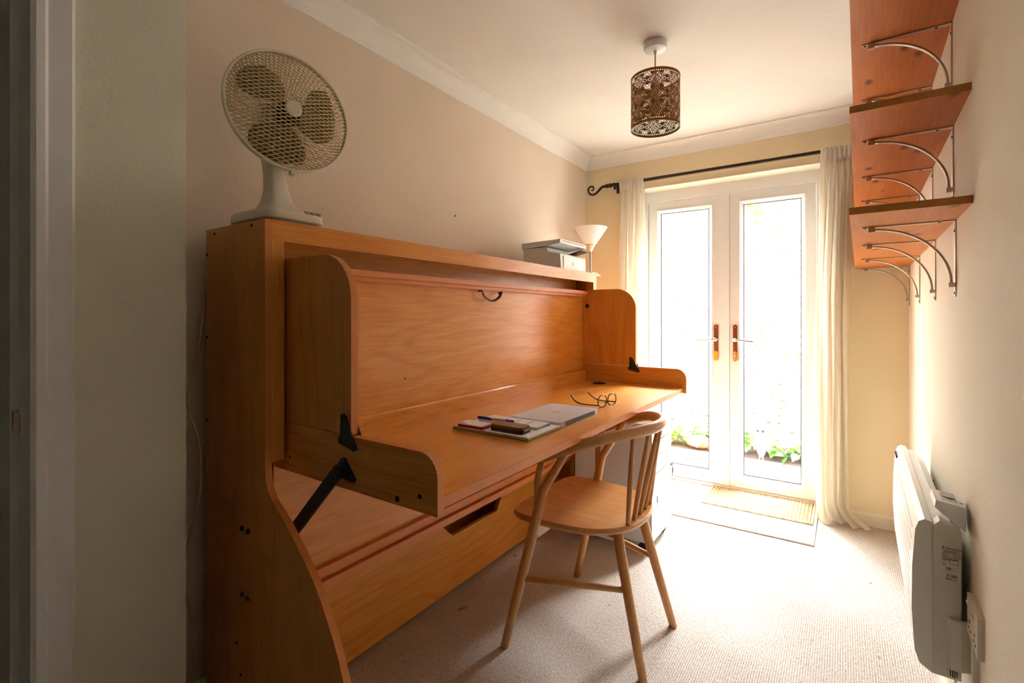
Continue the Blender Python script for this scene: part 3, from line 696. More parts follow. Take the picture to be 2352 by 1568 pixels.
lk = obj('lock', lathe(B(), [(.008, 0), (.008, .012)], (cx1+.012, 2.706, .385), 12, 'X'), 'nickel', cb)
kb = B(); box(kb, cx1+.024, cx1+.026, 2.700, 2.712, .372, .398); box(kb, cx1+.024, cx1+.026, 2.708, 2.724, .335, .362); box(kb, cx1+.024, cx1+.026, 2.707, 2.713, .318, .374)
obj('key', kb, 'bronze', lk)
for x in (cx0+.05, cx1-.035):
    for y in (cy0+.035, cy1-.02):
        c_ = obj('castor', lathe(B(), [(.012, -.014), (.026, -.012), (.026, .012), (.012, .014)], (x, y, .026), 16, 'Y'), 'rubber', cb, smooth=True)
        obj('castor_fork', bx(x-.012, x+.012, y-.018, y+.018, .03, .064), 'blackplastic', c_)

# ================================================================== THINGS ON THE DESK
ZD = .805
lt = thing('laptop', 'closed silver laptop lying beside the papers on the desk', 'laptop', (-.925, 1.668, ZD), math.radians(1))
def rr_box(x0, x1, y0, y1, z0, z1, r, n=5):
    q = arc(x1-r, y1-r, r, 0, 90, n) + arc(x0+r, y1-r, r, 90, 180, n) + arc(x0+r, y0+r, r, 180, 270, n) + arc(x1-r, y0+r, r, 270, 360, n)
    return prism(B(), q, 'Z', z0, z1)
lb = rr_box(-1.032, -.818, 1.508, 1.828, ZD+.001, ZD+.0115, .012)
obj('base', lb, 'alu', lt, bevel=.003)
obj('lid', rr_box(-1.032, -.818, 1.508, 1.828, ZD+.0125, ZD+.0185, .012), 'alu', lt, bevel=.0015, seg=1)
obj('hinge', bx(-.8205, -.8165, 1.545, 1.79, ZD+.003, ZD+.0165), 'blackplastic', lt)
ports = B()
for y0 in (-1.0+.09, -.88, -.862): box(ports, y0, y0+.014, 1.5075, 1.509, ZD+.004, ZD+.009)
obj('ports', ports, 'blackplastic', lt)
# emblem: bitten round fruit with a leaf
em = [(.0, -.017), (-.007, -.019), (-.013, -.013), (-.016, -.003), (-.015, .007), (-.009, .013), (-.002, .0115), (0, .011), (.002, .0115), (.009, .013), (.0135, .010), (.0095, .004), (.0095, -.002), (.0145, -.008), (.012, -.014), (.007, -.019)]
obj('emblem', prism(B(), [(-.925 - y*1.0, 1.668 + x) for x, y in em], 'Z', ZD+.0185, ZD+.0188), 'alulogo', lt)
obj('emblem_leaf', prism(B(), [(-.925-.0145, 1.668), (-.925-.019, 1.6695), (-.925-.0215, 1.6735), (-.925-.0165, 1.672)], 'Z', ZD+.0185, ZD+.0188), 'alulogo', lt)
# papers
def sheet_stack(name, label, cat, cx, cy, w, l, z, layers, rot, group=None, bend=0):
    t = thing(name, label, cat, (cx, cy, z), rot, group)
    zz = z
    for i, (th, m, dw, dl, dx, dy, nm) in enumerate(layers):
        bm = B(); n = 8
        top = []; bot = []
        for j in range(n+1):
            for k in (-1, 1):
                x = k*(w/2+dw); y = -(l/2+dl) + (l+2*dl)*j/n
                lift = bend*((j/n)-.5)**2*4*(1 if i else .3)
                top.append(bm.verts.new((cx+x+dx, cy+y+dy, zz+th+lift))); bot.append(bm.verts.new((cx+x+dx, cy+y+dy, zz+lift*.6)))
        for j in range(n):
            a, b, c, d = 2*j, 2*j+1, 2*j+3, 2*j+2
            bm.faces.new((top[a], top[b], top[c], top[d])); bm.faces.new((bot[d], bot[c], bot[b], bot[a]))
            bm.faces.new((top[a], top[d], bot[d], bot[a])); bm.faces.new((top[c], top[b], bot[b], bot[c]))
        bm.faces.new((top[1], top[0], bot[0], bot[1])); bm.faces.new((top[-2], top[-1], bot[-1], bot[-2]))
        o = obj(nm, bm, m, t); o.data.transform(Matrix.Translation((0, 0, 0)))
        me = o.data; R = mat_chain(t); me.transform(Matrix.Rotation(0, 4, 'Z'))
        zz += th
    return t
pf = sheet_stack('paper_folder', 'dark green card folder stuffed with loose white papers on the desk', 'folder', -.965, 1.385, .305, .205, ZD+.0006,
    [(.0015, 'paper', 0, .001, 0, .0, 'sheet'), (.0025, 'folder', .001, 0, 0, 0, 'cover'), (.003, 'paper_cream', -.004, .002, .004, .004, 'sheet'), (.0025, 'folder', 0, -.002, 0, 0, 'cover'), (.003, 'paper', -.002, .002, .004, .003, 'sheet')], 0)
obj('elastic_band', bx(-.99, -.984, 1.281, 1.283, ZD+.001, ZD+.0135), 'brass', pf)
ZP = ZD + .0125
np_ = thing('note_pad', 'white note pad with a printed cover on the folder', 'note pad', (-.945, 1.43, ZP), 0)
obj('block', bx(-1.085, -.842, 1.385, 1.475, ZP, ZP+.010), 'paper', np_, bevel=.001, seg=1)
obj('binding', bx(-.8425, -.8405, 1.386, 1.474, ZP+.0005, ZP+.009), 'fangrey', np_)
for i in range(3): obj('printed_line', bx(-1.0+.05*i, -.996+.05*i, 1.41, 1.45+.006*i, ZP+.0098, ZP+.0103), 'tan' if i == 1 else 'lcd', np_)
rw = thing('red_wallet', 'red leather wallet with a white card on top', 'wallet', (-1.045, 1.315, ZP), 0)
obj('cover', bx(-1.10, -.992, 1.288, 1.345, ZP, ZP+.004), 'red', rw, bevel=.0015, seg=1)
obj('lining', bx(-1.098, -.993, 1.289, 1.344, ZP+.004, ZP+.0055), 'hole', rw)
obj('cover', bx(-1.10, -.992, 1.288, 1.345, ZP+.0055, ZP+.009), 'red', rw, bevel=.0015, seg=1)
cd = thing('white_card', 'white plastic card lying on the red wallet', 'card', (-1.05, 1.315, ZP+.009))
obj('card', rr_box(-1.101, -1.0, 1.287, 1.346, ZP+.009, ZP+.0125, .005), 'paper', cd)
obj('card_strip', bx(-1.098, -1.07, 1.29, 1.30, ZP+.0125, ZP+.0128), 'lcd', cd)
phc = thing('spectacle_case', 'small dark brown case lying on the folder beside the wallet', 'case', (-.91, 1.33, ZP))
obj('case_body', rr_box(-.975, -.847, 1.303, 1.362, ZP, ZP+.014, .012), 'blackplastic', phc, bevel=.003)
obj('case_lid', rr_box(-.974, -.848, 1.304, 1.361, ZP+.0135, ZP+.022, .012), 'brownleather', phc, bevel=.004)
obj('clasp', bx(-.8475, -.8455, 1.318, 1.345, ZP+.009, ZP+.013), 'nickel', phc)
pe = thing('ballpoint_pen', 'blue and tan ballpoint pen lying across the note pad', 'pen', (-1.02, 1.40, ZP+.01))
px0, px1, pz = -1.09, -.945, ZP+.0145
obj('cap', tube(B(), [(px0, 1.388, pz), (px0+.055, 1.393, pz)], .0045, 10), 'blue', pe, smooth=True)
obj('barrel', tube(B(), [(px0+.055, 1.393, pz), (px1-.03, 1.400, pz)], .004, 10), 'tan', pe, smooth=True)
obj('end_plug', tube(B(), [(px1-.03, 1.400, pz), (px1, 1.403, pz)], .0042, 10), 'blue', pe, smooth=True)
obj('clip', bx(px0+.004, px0+.045, 1.386, 1.389, pz+.004, pz+.006), 'blue', pe)
# spectacles, folded open, lying upside-down so the arms point up at the ends
gl = thing('spectacles', 'tortoiseshell spectacles lying open behind the laptop', 'spectacles', (-.87, 1.99, ZD))
GX = Matrix.Translation((-.848, 1.985, 0)) @ Matrix.Rotation(-.22, 4, 'Z') @ Matrix.Translation((.848, -1.985, 0))
def gpt(x, y, z): return (x, y, z)
for s in (-1, 1):
    c = Vector((-.848, 1.985+s*.035, ZD+.0268)); ring = []
    for k in range(21):
        a = 2*PI*k/20; ca, sa = math.cos(a), math.sin(a)
        e = 2.6
        ring.append(c + Vector((.001, .0300*math.copysign(abs(ca)**(2/e), ca), .0245*math.copysign(abs(sa)**(2/e), sa))))
    r_ = obj('rim', tube(B(), ring, .0025, 6, cap=False), 'tortoise', gl, smooth='all', xf=GX)
    bm = B(); bm.faces.new([bm.verts.new(p) for p in ring[:-1]]); obj('lens', bm, 'glass', r_, xf=GX)
    hy = 1.985+s*.067
    obj('temple', tube(B(), spline([(-.848, hy-s*.003, ZD+.012), (-.87, hy, ZD+.010), (-.93, hy, ZD+.007), (-.965, hy, ZD+.013), (-.99, hy-s*.004, ZD+.030), (-.998, hy-s*.005, ZD+.036)], 4), [.0028]*10+[.0034]*11, 6, flat=1.2), 'tortoise', gl, smooth='all', xf=GX)
    obj('nose_pad', bx(-.853, -.848, 1.985+s*.007-.0015, 1.985+s*.007+.0015, ZD+.014, ZD+.022), 'lcd', r_, xf=GX)
obj('bridge', tube(B(), spline([(-.848, 1.9785, ZD+.019), (-.847, 1.985, ZD+.0165), (-.848, 1.9915, ZD+.019)], 4), .0022, 6), 'tortoise', gl, smooth='all', xf=GX)

# ================================================================== THINGS ON TOP OF THE DESK BED
ZT = 1.4555
fan = thing('desk_fan', 'cream desk fan with mesh guard standing on the desk bed', 'fan', (-1.40, .812, ZT))
bx0, bx1, by0, by1 = -1.515, -1.285, .722, .902
obj('base_plate', rr_box(bx0+.012, bx1-.008, by0+.008, by1-.008, ZT, ZT+.016, .03), 'fangrey', fan)
bm = B(); rows = []
bcx, bcy = (bx0+bx1)/2, (by0+by1)/2
ol = arc(bx1-.03, by1-.03, .03, 0, 90, 6) + arc(bx0+.03, by1-.03, .03, 90, 180, 6) + arc(bx0+.03, by0+.03, .03, 180, 270, 6) + arc(bx1-.03, by0+.03, .03, 270, 360, 6)
nx_, ny_ = -1.405, .812
for sc_, z, sq in ((.98, .014, 0), (1.0, .018, 0), (.98, .036, 0), (.92, .044, 0), (.66, .050, .0), (.48, .060, .15), (.36, .082, .4), (.29, .12, .7), (.255, .17, .9), (.245, .225, 1), (.235, .25, 1)):
    rw_ = []
    for x, y in ol:
        dx, dy = x-bcx, y-bcy; a = math.atan2(dy/.09, dx/.115)
        ex, ey = .115*math.cos(a), .115*math.sin(a)
        px, py = (dx*(1-sq)+ex*sq)*sc_, (dy*(1-sq)+ey*sq)*sc_
        rw_.append(bm.verts.new((bcx+px-.045*(z/.25)**2.5, bcy+py, ZT+z)))
    rows.append(rw_)
for a, b in zip(rows, rows[1:]):
    for k in range(len(ol)): bm.faces.new((a[k], a[(k+1) % len(ol)], b[(k+1) % len(ol)], b[k]))
bm.faces.new(rows[0][::-1]); bm.faces.new(rows[-1])
obj('stand', bm, 'fanwhite', fan, smooth='all')
for i in range(3): obj('switch', bx(-1.30-.0, -1.288, .835+.018*i, .847+.018*i, ZT+.038, ZT+.046), 'fangrey', fan, bevel=.002)
# head: centre on the guard rim plane, axis n
FR = .182; k_ = FR/.205
fc = Vector((0, 0, 1.2)) + k_*(Vector((-1.554, .946, 1.889)) - Vector((0, 0, 1.2)))
az, el = math.radians(-10.5), math.radians(5.2)
fn = Vector((math.cos(el)*math.cos(az), math.cos(el)*math.sin(az), math.sin(el)))
fe1 = Vector((0, 0, 1)).cross(fn).normalized(); fe2 = fn.cross(fe1)
FM = Matrix((fe1, fe2, fn)).transposed().to_4x4(); FM.translation = fc    # local x: sideways, y: up, z: forward
def dome(r, d=.05, fl=.0): return d*(1-min(1, r/FR)**3.2)
obj('guard_rim', lathe(B(), [(FR-.006, -.007), (FR, -.008), (FR+.002, 0), (FR, .008), (FR-.006, .007), (FR-.007, 0), (FR-.006, -.007)], (0, 0, 0), 64, cap=False), 'fanwhite', fan, smooth='all', xf=FM)
def net(d0, sgn, dirs, sp):
    bm = B()
    for th in dirs:
        dx, dy = math.cos(th), math.sin(th); px, py = -dy, dx
        m = int(FR/sp)
        for i in range(-m, m+1):
            o_ = i*sp
            if abs(o_) > FR*.985: continue
            hl = math.sqrt(FR**2-o_**2); n = max(4, int(hl*2/.03))
            pts = []
            for j in range(n+1):
                u = -math.cos(PI*j/n)*hl*.999
                x, y = dx*u+px*o_, dy*u+py*o_; pts.append((x, y, sgn*(dome(math.hypot(x, y), d0))))
            tube(bm, pts, .0016, 4, cap=False)
    return bm
fg = obj('front_guard', net(.030, 1, (math.radians(-24), math.radians(20)), .0108), 'fanmesh', fan, xf=FM); fg['kind'] = 'stuff'
bm = B()
for i in range(84):
    a = 2*PI*i/84; pts = []
    for j in range(8):
        r = .055+(FR-.056)*j/7; aa = a+.12*(j/7); pts.append((r*math.cos(aa), r*math.sin(aa), -.075+.07*(max(0, (r-.09)/(FR-.09)))**2))
    tube(bm, pts, .0017, 3, cap=False)
for r in (.07, .105, .14): lathe(bm, [(r-.001, -.076+.07*(max(0, (r-.09)/(FR-.09)))**2), (r+.001, -.076+.07*(max(0, (r-.09)/(FR-.09)))**2)], n=48, cap=False)
rg = obj('rear_guard', bm, 'fanmesh', fan, xf=FM); rg['kind'] = 'stuff'
obj('centre_badge', lathe(B(), [(.024, .024), (.024, .032), (.021, .0345), (.006, .035)], n=28), 'fanwhite', fan, smooth=True, xf=FM)
for i in range(3):
    bm = B(); nr, na = 7, 8; gr = []
    base = math.radians((122, 2, 242)[i])
    for j in range(nr+1):
        r = .03+.128*j/nr; wid = (.42+1.05*math.sin(PI*min(1, .10+.78*j/nr))**.8); row = []
        for k in range(na+1):
            a = base + wid*(k/na-.5) + .25*(j/nr)
            row.append(bm.verts.new((r*math.cos(a), r*math.sin(a), -.022 + .045*(k/na-.5))))
        gr.append(row)
    for j in range(nr):
        for k in range(na): bm.faces.new((gr[j][k], gr[j+1][k], gr[j+1][k+1], gr[j][k+1]))
    bmesh.ops.solidify(bm, geom=bm.faces[:], thickness=.002)
    obj('blade', bm, 'fanblade', fan, smooth=True, xf=FM)
obj('hub', lathe(B(), [(.034, -.045), (.036, -.005), (.03, .005), (.008, .01)], n=24), 'blackplastic', fan, smooth=True, xf=FM)
obj('motor_housing', lathe(B(), [(.012, -.150), (.03, -.147), (.048, -.135), (.056, -.11), (.058, -.076), (.055, -.066)], n=28), 'fanwhite', fan, smooth='all', xf=FM)
bmn = B(); nk = FM @ Vector((0, -.02, -.10)); tube(bmn, [(-1.443, .812, ZT+.235), (-1.455, .82, ZT+.27), (nk.x, nk.y, nk.z)], [.024, .022, .024], 14); obj('tilt_neck', bmn, 'fanwhite', fan, smooth='all')
obj('clip', bx(-.006, .006, -FR-.012, -FR+.002, -.01, .01), 'fanwhite', fan, xf=FM)
# flex hanging down by the wall
fx = [(-1.52, .79, ZT+.005), (-1.58, .76, ZT+.006), (-1.605, .715, 1.435), (-1.612, .705, 1.25), (-1.612, .690, 1.10), (-1.612, .668, 1.0), (-1.61, .655, .94), (-1.595, .672, .86), (-1.59, .686, .78), (-1.595, .684, .66), (-1.605, .664, .56), (-1.61, .650, .47), (-1.607, .652, .37), (-1.598, .672, .285), (-1.597, .680, .275), (-1.60, .676, .262), (-1.60, .674, .16), (-1.598, .660, .08), (-1.585, .665, .004), (-1.56, .62, .004)]
tag(obj('power_flex', tube(B(), spline(fx, 5), .0035, 7), 'cord', smooth='all'), 'cream electric flex hanging beside the desk bed side', 'cable')
# printer
pr_ = thing('laser_printer', 'white multifunction laser printer on the far end of the desk bed', 'printer', (-1.42, 2.53, ZT))
PX0, PX1, PY0, PY1 = -1.535, -1.295, 2.385, 2.70
body = [(PX0, ZT), (PX1+.004, ZT), (PX1, ZT+.085), (PX1-.012, ZT+.093), (PX1-.08, ZT+.105), (PX1-.085, ZT+.128), (PX0-.004, ZT+.128)]
obj('body', prism(B(), body, 'Y', PY0, PY1), 'printer', pr_, bevel=.004)
obj('front_flap', bx(PX1-.002, PX1+.006, PY0+.03, PY1-.03, ZT+.006, ZT+.078), 'printer', pr_, bevel=.004)
ff = B(); 
obj('flap_groove', bx(PX1+.001, PX1+.0045, PY1-.026, PY1-.018, ZT+.008, ZT+.082), 'printer_grey', pr_)
lid = [(PX0-.012, ZT+.128), (PX1-.07, ZT+.138), (PX1-.0, ZT+.148), (PX1+.004, ZT+.168), (PX0-.012, ZT+.160)]
obj('scanner_lid', prism(B(), lid, 'Y', PY0-.006, PY1+.006), 'printer', pr_, bevel=.005)
obj('lid_slot', bx(PX1+.0005, PX1+.0045, PY0+.02, PY1-.02, ZT+.159, ZT+.1615), 'gasket', pr_)
obj('output_tray', prism(B(), [(PX1-.08, ZT+.107), (PX1+.012, ZT+.128), (PX1+.012, ZT+.133), (PX1-.08, ZT+.112)], 'Y', PY1-.07, PY1+.02), 'blackplastic', pr_)
text('emblem', 'hp', .03, Matrix.Translation((PX1+.0062, 2.53, ZT+.033)) @ Matrix.Rotation(PI/2, 4, 'Z') @ Matrix.Rotation(PI/2, 4, 'X'), 'printer_grey', pr_, 'CENTER', .0006)
# loose sheets sticking out beyond the printer
for i, (x0, x1, y0, y1, z, lift, lb) in enumerate([(-1.45, -1.262, 2.705, 2.86, ZT, .008, 'curling white sheet hanging over the end of the desk bed'), (-1.44, -1.256, 2.60, 2.77, ZT+.0004, .0, 'white paper lying in front of the printer')]):
    bm = B(); n = 10; rowa = []
    for j in range(n+1):
        t = j/n; y = y0+(y1-y0)*t; zz = z + .001 + (lift*math.sin(PI*min(1, t*1.25)) - .012*max(0, t-.6)**1.5*3 if lift else .0)
        rowa.append((y, zz))
    vt = [[bm.verts.new((x, y, zz+dz)) for dz in (0, .0012)] for y, zz in rowa for x in (x0, x1)]
    for j in range(n):
        a, b, c, d = vt[2*j], vt[2*j+1], vt[2*j+3], vt[2*j+2]
        bm.faces.new((a[1], b[1], c[1], d[1])); bm.faces.new((d[0], c[0], b[0], a[0])); bm.faces.new((a[0], a[1], d[1], d[0])); bm.faces.new((b[1], b[0], c[0], c[1]))
    bm.faces.new((vt[0][0], vt[1][0], vt[1][1], vt[0][1])); bm.faces.new((vt[-2][1], vt[-1][1], vt[-1][0], vt[-2][0]))
    if i: 
        pass
    tag(obj('paper_sheet', bm, 'paper'), lb, 'paper')

# ================================================================== FLOOR LAMP IN THE CORNER
LX, LY = -1.475, 3.16
fl = thing('floor_lamp', 'steel floor lamp with white cone shade in the back corner', 'lamp', (LX, LY, 0))
obj('base', lathe(B(), [(.12, 0), (.12, .012), (.11, .02), (.02, .028)], (LX, LY, 0), 32), 'nickel', fl, smooth=True)
obj('pole', lathe(B(), [(.0095, .02), (.0095, 1.66)], (LX, LY, 0), 14), 'nickel', fl, smooth=True)
obj('cup', lathe(B(), [(.012, 1.65), (.03, 1.672), (.042, 1.70)], (LX, LY, 0), 28), 'nickel', fl, smooth=True)
obj('shade', lathe(B(), [(.04, 1.70), (.075, 1.752), (.116, 1.812), (.118, 1.818), (.112, 1.814), (.07, 1.755), (.036, 1.71)], (LX, LY, 0), 36), 'glass_frost', fl, smooth=True)

# ================================================================== PENDANT LAMP
PXc, PYc = -.684, 2.131
pn = thing('pendant_lamp', 'tan perforated drum pendant lamp hanging from the ceiling', 'pendant lamp', (PXc, PYc, ZC))
obj('ceiling_rose', lathe(B(), [(.05, ZC), (.05, ZC-.022), (.046, ZC-.032), (.012, ZC-.036)], (PXc, PYc, 0), 32), 'upvc', pn, smooth=True)
obj('cord_grip', lathe(B(), [(.007, ZC-.03), (.006, ZC-.05)], (PXc, PYc, 0), 12), 'upvc', pn, smooth=True)
obj('flex', tube(B(), [(PXc, PYc, ZC-.04), (PXc, PYc, 2.20)], .0035, 8), 'cord', pn, smooth=True)
SR, SZ0, SZ1 = .104, 2.020, 2.243
NA, NZ = 640, 216
cell = 2*PI*SR/8; hh = SZ1-SZ0
def hole(u, v):
    """cut-out pattern: rosettes of outlined petals"""
    if v < .008 or v > hh-.008: return False
    for vv in (.0125, hh-.0125):
        if abs(v-vv) < .0022: return ((u/.0082) % 1) < .5
    if v < .017 or v > hh-.017: return False
    cy = (hh-.034)/3
    for lat in (0, 1):
        o_ = lat*.5
        x = ((u/cell+o_) % 1 - .5)*cell; y = (((v-.017)/cy+o_) % 1 - .5)*cy
        r = math.hypot(x, y)
        if r > .040 or (lat and r > .026): continue
        a = math.degrees(math.atan2(y, x))
        if r < .0020: return True
        for off, dots, r0, r1, w in (((0, False, .0045, .0395, .0092), (45, True, .0045, .030, .0085)) if lat == 0 else ((0, False, .003, .0125, .004), (45, False, .003, .024, .0065))):
            k = round((a-off)/90)*90+off; t = math.radians(k)
            p, q = x*math.cos(t)+y*math.sin(t), -x*math.sin(t)+y*math.cos(t)
            if r0 < p < r1:
                m = (p-r0)/(r1-r0); b = w*math.sin(PI*m)
                if abs(abs(q)-b*.86) < .00085 and .03 < m < .97 and (not dots or (p/.0038) % 1 < .55): return True
                if ((p-(r0+r1)/2)/.0046)**2 + (q/.0019)**2 < 1: return True
    return False
bm = B(); g = []
for j in range(NZ+1):
    z = SZ0+hh*j/NZ
    g.append([bm.verts.new((PXc+SR*math.cos(2*PI*i/NA), PYc+SR*math.sin(2*PI*i/NA), z)) for i in range(NA)])
for j in range(NZ):
    for i in range(NA):
        if not hole(2*PI*SR*(i+.5)/NA, hh*(j+.5)/NZ):
            bm.faces.new((g[j][i], g[j][(i+1) % NA], g[j+1][(i+1) % NA], g[j+1][i]))
loose = [v for v in bm.verts if not v.link_faces]; bmesh.ops.delete(bm, geom=loose, context='VERTS')
me = bpy.data.meshes.new('drum_shade'); bm.to_mesh(me); bm.free(); me.materials.append(M['shade'])
so = bpy.data.objects.new('drum_shade', me); COL.objects.link(so); me.transform(mat_chain(pn).inverted()); so.parent = pn
for z in (SZ0, SZ1):
    rb = B(); tube(rb, [(PXc+SR*math.cos(2*PI*i/64), PYc+SR*math.sin(2*PI*i/64), z) for i in range(65)], .0016, 6, cap=False)
    obj('wire_ring', rb, 'tan', pn, smooth='all')
sp3 = B()
for i in range(3): a = 2*PI*i/3; tube(sp3, [(PXc, PYc, 2.205), (PXc+SR*math.cos(a), PYc+SR*math.sin(a), SZ1-.002)], .0014, 5)
obj('shade_spider', sp3, 'upvc', pn)
bh = obj('bulb_holder', lathe(B(), [(.01, 2.235), (.019, 2.22), (.019, 2.17), (.015, 2.165)], (PXc, PYc, 0), 20), 'upvc', pn, smooth=True)
obj('bulb', lathe(B(), [(.013, 2.168), (.016, 2.15), (.027, 2.12), (.03, 2.098), (.024, 2.077), (.008, 2.068)], (PXc, PYc, 0), 20), 'glass_frost', bh, smooth='all')

# ================================================================== CURTAINS AND ROD
YR, ZR = 3.385, 2.158
cr = thing('curtain_rod', 'dark bronze curtain rod with scroll finial above the french doors', 'curtain rod', (-.67, YR, ZR))
obj('rod', tube(B(), [(-1.46, YR, ZR), (.10, YR, ZR)], .0115, 14), 'bronze', cr, smooth=True)
for s, x in ((-1, -1.44),):
    fin = [(x, YR, ZR), (x-.025, YR, ZR), (x-.05, YR, ZR-.006), (x-.075, YR, ZR-.028), (x-.10, YR, ZR-.046), (x-.13, YR, ZR-.048), (x-.152, YR, ZR-.030), (x-.157, YR, ZR-.004), (x-.143, YR, ZR+.013), (x-.122, YR, ZR+.012), (x-.113, YR, ZR-.004), (x-.122, YR, ZR-.017), (x-.133, YR, ZR-.012)]
    q = spline(fin, 5); obj('scroll_finial', tube(B(), q, [.011-.0065*i/len(q) for i in range(len(q))], 8), 'bronze', cr, smooth='all')
    for xx, r in ((x+.02, .0165), (x-.005, .015), (x+.045, .015)): obj('collar', lathe(B(), [(.011, -.010), (r, -.005), (r, .005), (.011, .010)], (xx, YR, ZR), 14, 'X'), 'bronze', cr, smooth=True)
for x in (-1.385, .06):
    b_ = B(); box(b_, x-.008, x+.008, YR-.004, YB, ZR-.016, ZR-.008); box(b_, x-.01, x+.01, YB-.006, YB, ZR-.05, ZR+.02); obj('bracket', b_, 'bronze', cr)
    obj('thumb_screw', lathe(B(), [(.005, -.035), (.008, -.03), (.008, -.012)], (x, YR, ZR), 10), 'bronze', cr)
def curtain(label, x0, x1, xb0, xb1, ztop, zbot, folds, seed, amp=.022, puddle=0):
    q = random.Random(seed)
    t = thing('linen_curtain', label, 'curtain', ((x0+x1)/2, YR, zbot))
    nx, nz = folds*14, 46
    ph = [q.uniform(-.5, .5) for _ in range(folds*2+2)]
    bm = B(); g = []
    for j in range(nz+1):
        v = j/nz; z = ztop + (zbot-ztop)*v
        row = []
        for i in range(nx+1):
            u = i/nx
            w = min(1, v*2.5); xa = x0*(1-w)+xb0*w; xb = x1*(1-w)+xb1*w
            x = xa+(xb-xa)*u
            fine = .011*math.sin(u*folds*2*PI*2.3+1.2)*(max(0, 1-v*7))
            big = amp*(.3+.7*min(1, max(0, v-.055)*9)) * math.sin(2*PI*u*folds + ph[0]*3 + .6*math.sin(3*v+ph[1]*4) + .9*math.sin(5*u+ph[2]*6))
            big += .010*math.sin(2*PI*u*folds*.5+ph[3]*6+2*v)*min(1, v*3) + .004*math.sin(u*40+v*9)
            pinch = .010*math.exp(-((v-.055)/.018)**2)
            xx = x + .006*math.sin(u*31+v*7)*min(1, 3*v) + puddle*(max(0, v-.95)/.05)**2*(u*1.0)
            yy = YR + big + fine + pinch*math.sin(u*folds*9) - puddle*.35*(max(0, v-.96)/.04)**2*(.5+.5*math.sin(u*9))
            row.append(bm.verts.new((xx, min(yy, YB-.012), max(z + (.004*math.sin(u*60) if j == 0 else 0) + (.006*math.sin(u*23) if j == nz else 0), .004))))
        g.append(row)
    for j in range(nz):
        for i in range(nx): bm.faces.new((g[j][i], g[j][i+1], g[j+1][i+1], g[j+1][i]))
    obj('cloth', bm, 'linen', t, smooth='all')
    # heading that wraps over the rod
    hd_ = B(); pr2 = [(.013, -.06), (.0165, -.03), (.018, 0), (.013, .013), (0, .0185), (-.013, .013), (-.018, 0), (-.0165, -.03), (-.013, -.06)]
    n = folds*10; rows = []
    for i in range(n+1):
        u = i/n; s = 1+.28*math.sin(u*folds*2*PI*1.7) ; rows.append([hd_.verts.new((x0+(x1-x0)*u+.003*math.sin(u*50+k), YR+a*s, ZR+b*(s if b > 0 else 1)+(.01*math.sin(u*37) if b < -.05 else 0))) for k, (a, b) in enumerate(pr2)])
    for a, b in zip(rows, rows[1:]):
        for k in range(len(pr2)-1): hd_.faces.new((a[k], a[k+1], b[k+1], b[k]))
    obj('heading', hd_, 'linen', t, smooth='all')
    return t
curtain('narrow cream linen curtain gathered beside the floor lamp', -1.345, -1.165, -1.37, -1.15, ZR+.0, .012, 4, 5)
curtain('cream linen curtain pooling on the carpet below the wall shelves', -.108, .045, -.135, .03, ZR+.0, .004, 4, 11, amp=.024, puddle=.10)

# ================================================================== SHELVES ON THE RIGHT WALL
def rwp(x, y, z): return MR @ Vector((x, y-3.44, z))
def make_shelf(label, zb, y0, y1, by, th=.019):
    c = rwp(0, (y0+y1)/2, zb)
    t = thing('wall_shelf', label, 'shelf', c, math.radians(-1.35), 'pine shelves on the right wall')
    b = obj('board', bx(-.243, 0.0, y0-3.44, y1-3.44, zb, zb+th), ['pine', 'pineend'], t, bevel=.002, seg=1, xf=MR)
    for p in b.data.polygons:
        if p.normal.y < -.8 or p.normal.z > .8 and False: p.material_index = 1
    for y in by:
        ly = y-3.44
        bm = B(); box(bm, -.215, 0, ly-.009, ly+.009, zb-.003, zb); box(bm, -.003, 0, ly-.009, ly+.009, zb-.215, zb)
        br = obj('bracket', bm, 'nickel', t, bevel=.001, seg=1, xf=MR)
        pts = [(-.182*(1-math.sin(a))-.010, ly, zb-.010-.166*(1-math.cos(a))) for a in [PI/2*i/14 for i in range(15)]]
        for dy in (-.0035, .0035): obj('strut', tube(B(), [(p[0], p[1]+dy, p[2]) for p in pts], .0034, 7), 'nickel', br, smooth='all', xf=MR)
        obj('clamp', bx(-.199, -.183, ly-.008, ly+.008, zb-.017, zb-.002), 'nickel', br, bevel=.001, seg=1, xf=MR)
        obj('clamp', bx(-.017, -.002, ly-.008, ly+.008, zb-.188, zb-.176), 'nickel', br, bevel=.001, seg=1, xf=MR)
        for xx in (-.035, -.207): obj('screw', lathe(B(), [(.004, -.0045), (.004, -.002)], (xx, ly, zb), 8), 'bronze', br, xf=MR)
        for zz in (-.03, -.205): obj('screw', lathe(B(), [(.004, -.0045), (.004, -.002)], (0, ly, zb+zz), 8, 'X'), 'bronze', br, xf=MR)
    return t
make_shelf('knotty pine shelf, topmost of the three on the wall', 2.057, 1.585, 3.36, (1.906, 2.392, 2.87, 3.30))
make_shelf('knotty pine shelf, middle one of the three on the wall', 1.745, 1.598, 3.40, (1.88, 2.365, 2.86, 3.33))
make_shelf('knotty pine shelf, lowest of the three with four curved brackets showing', 1.468, 1.578, 3.405, (1.834, 2.285, 2.845, 3.395))

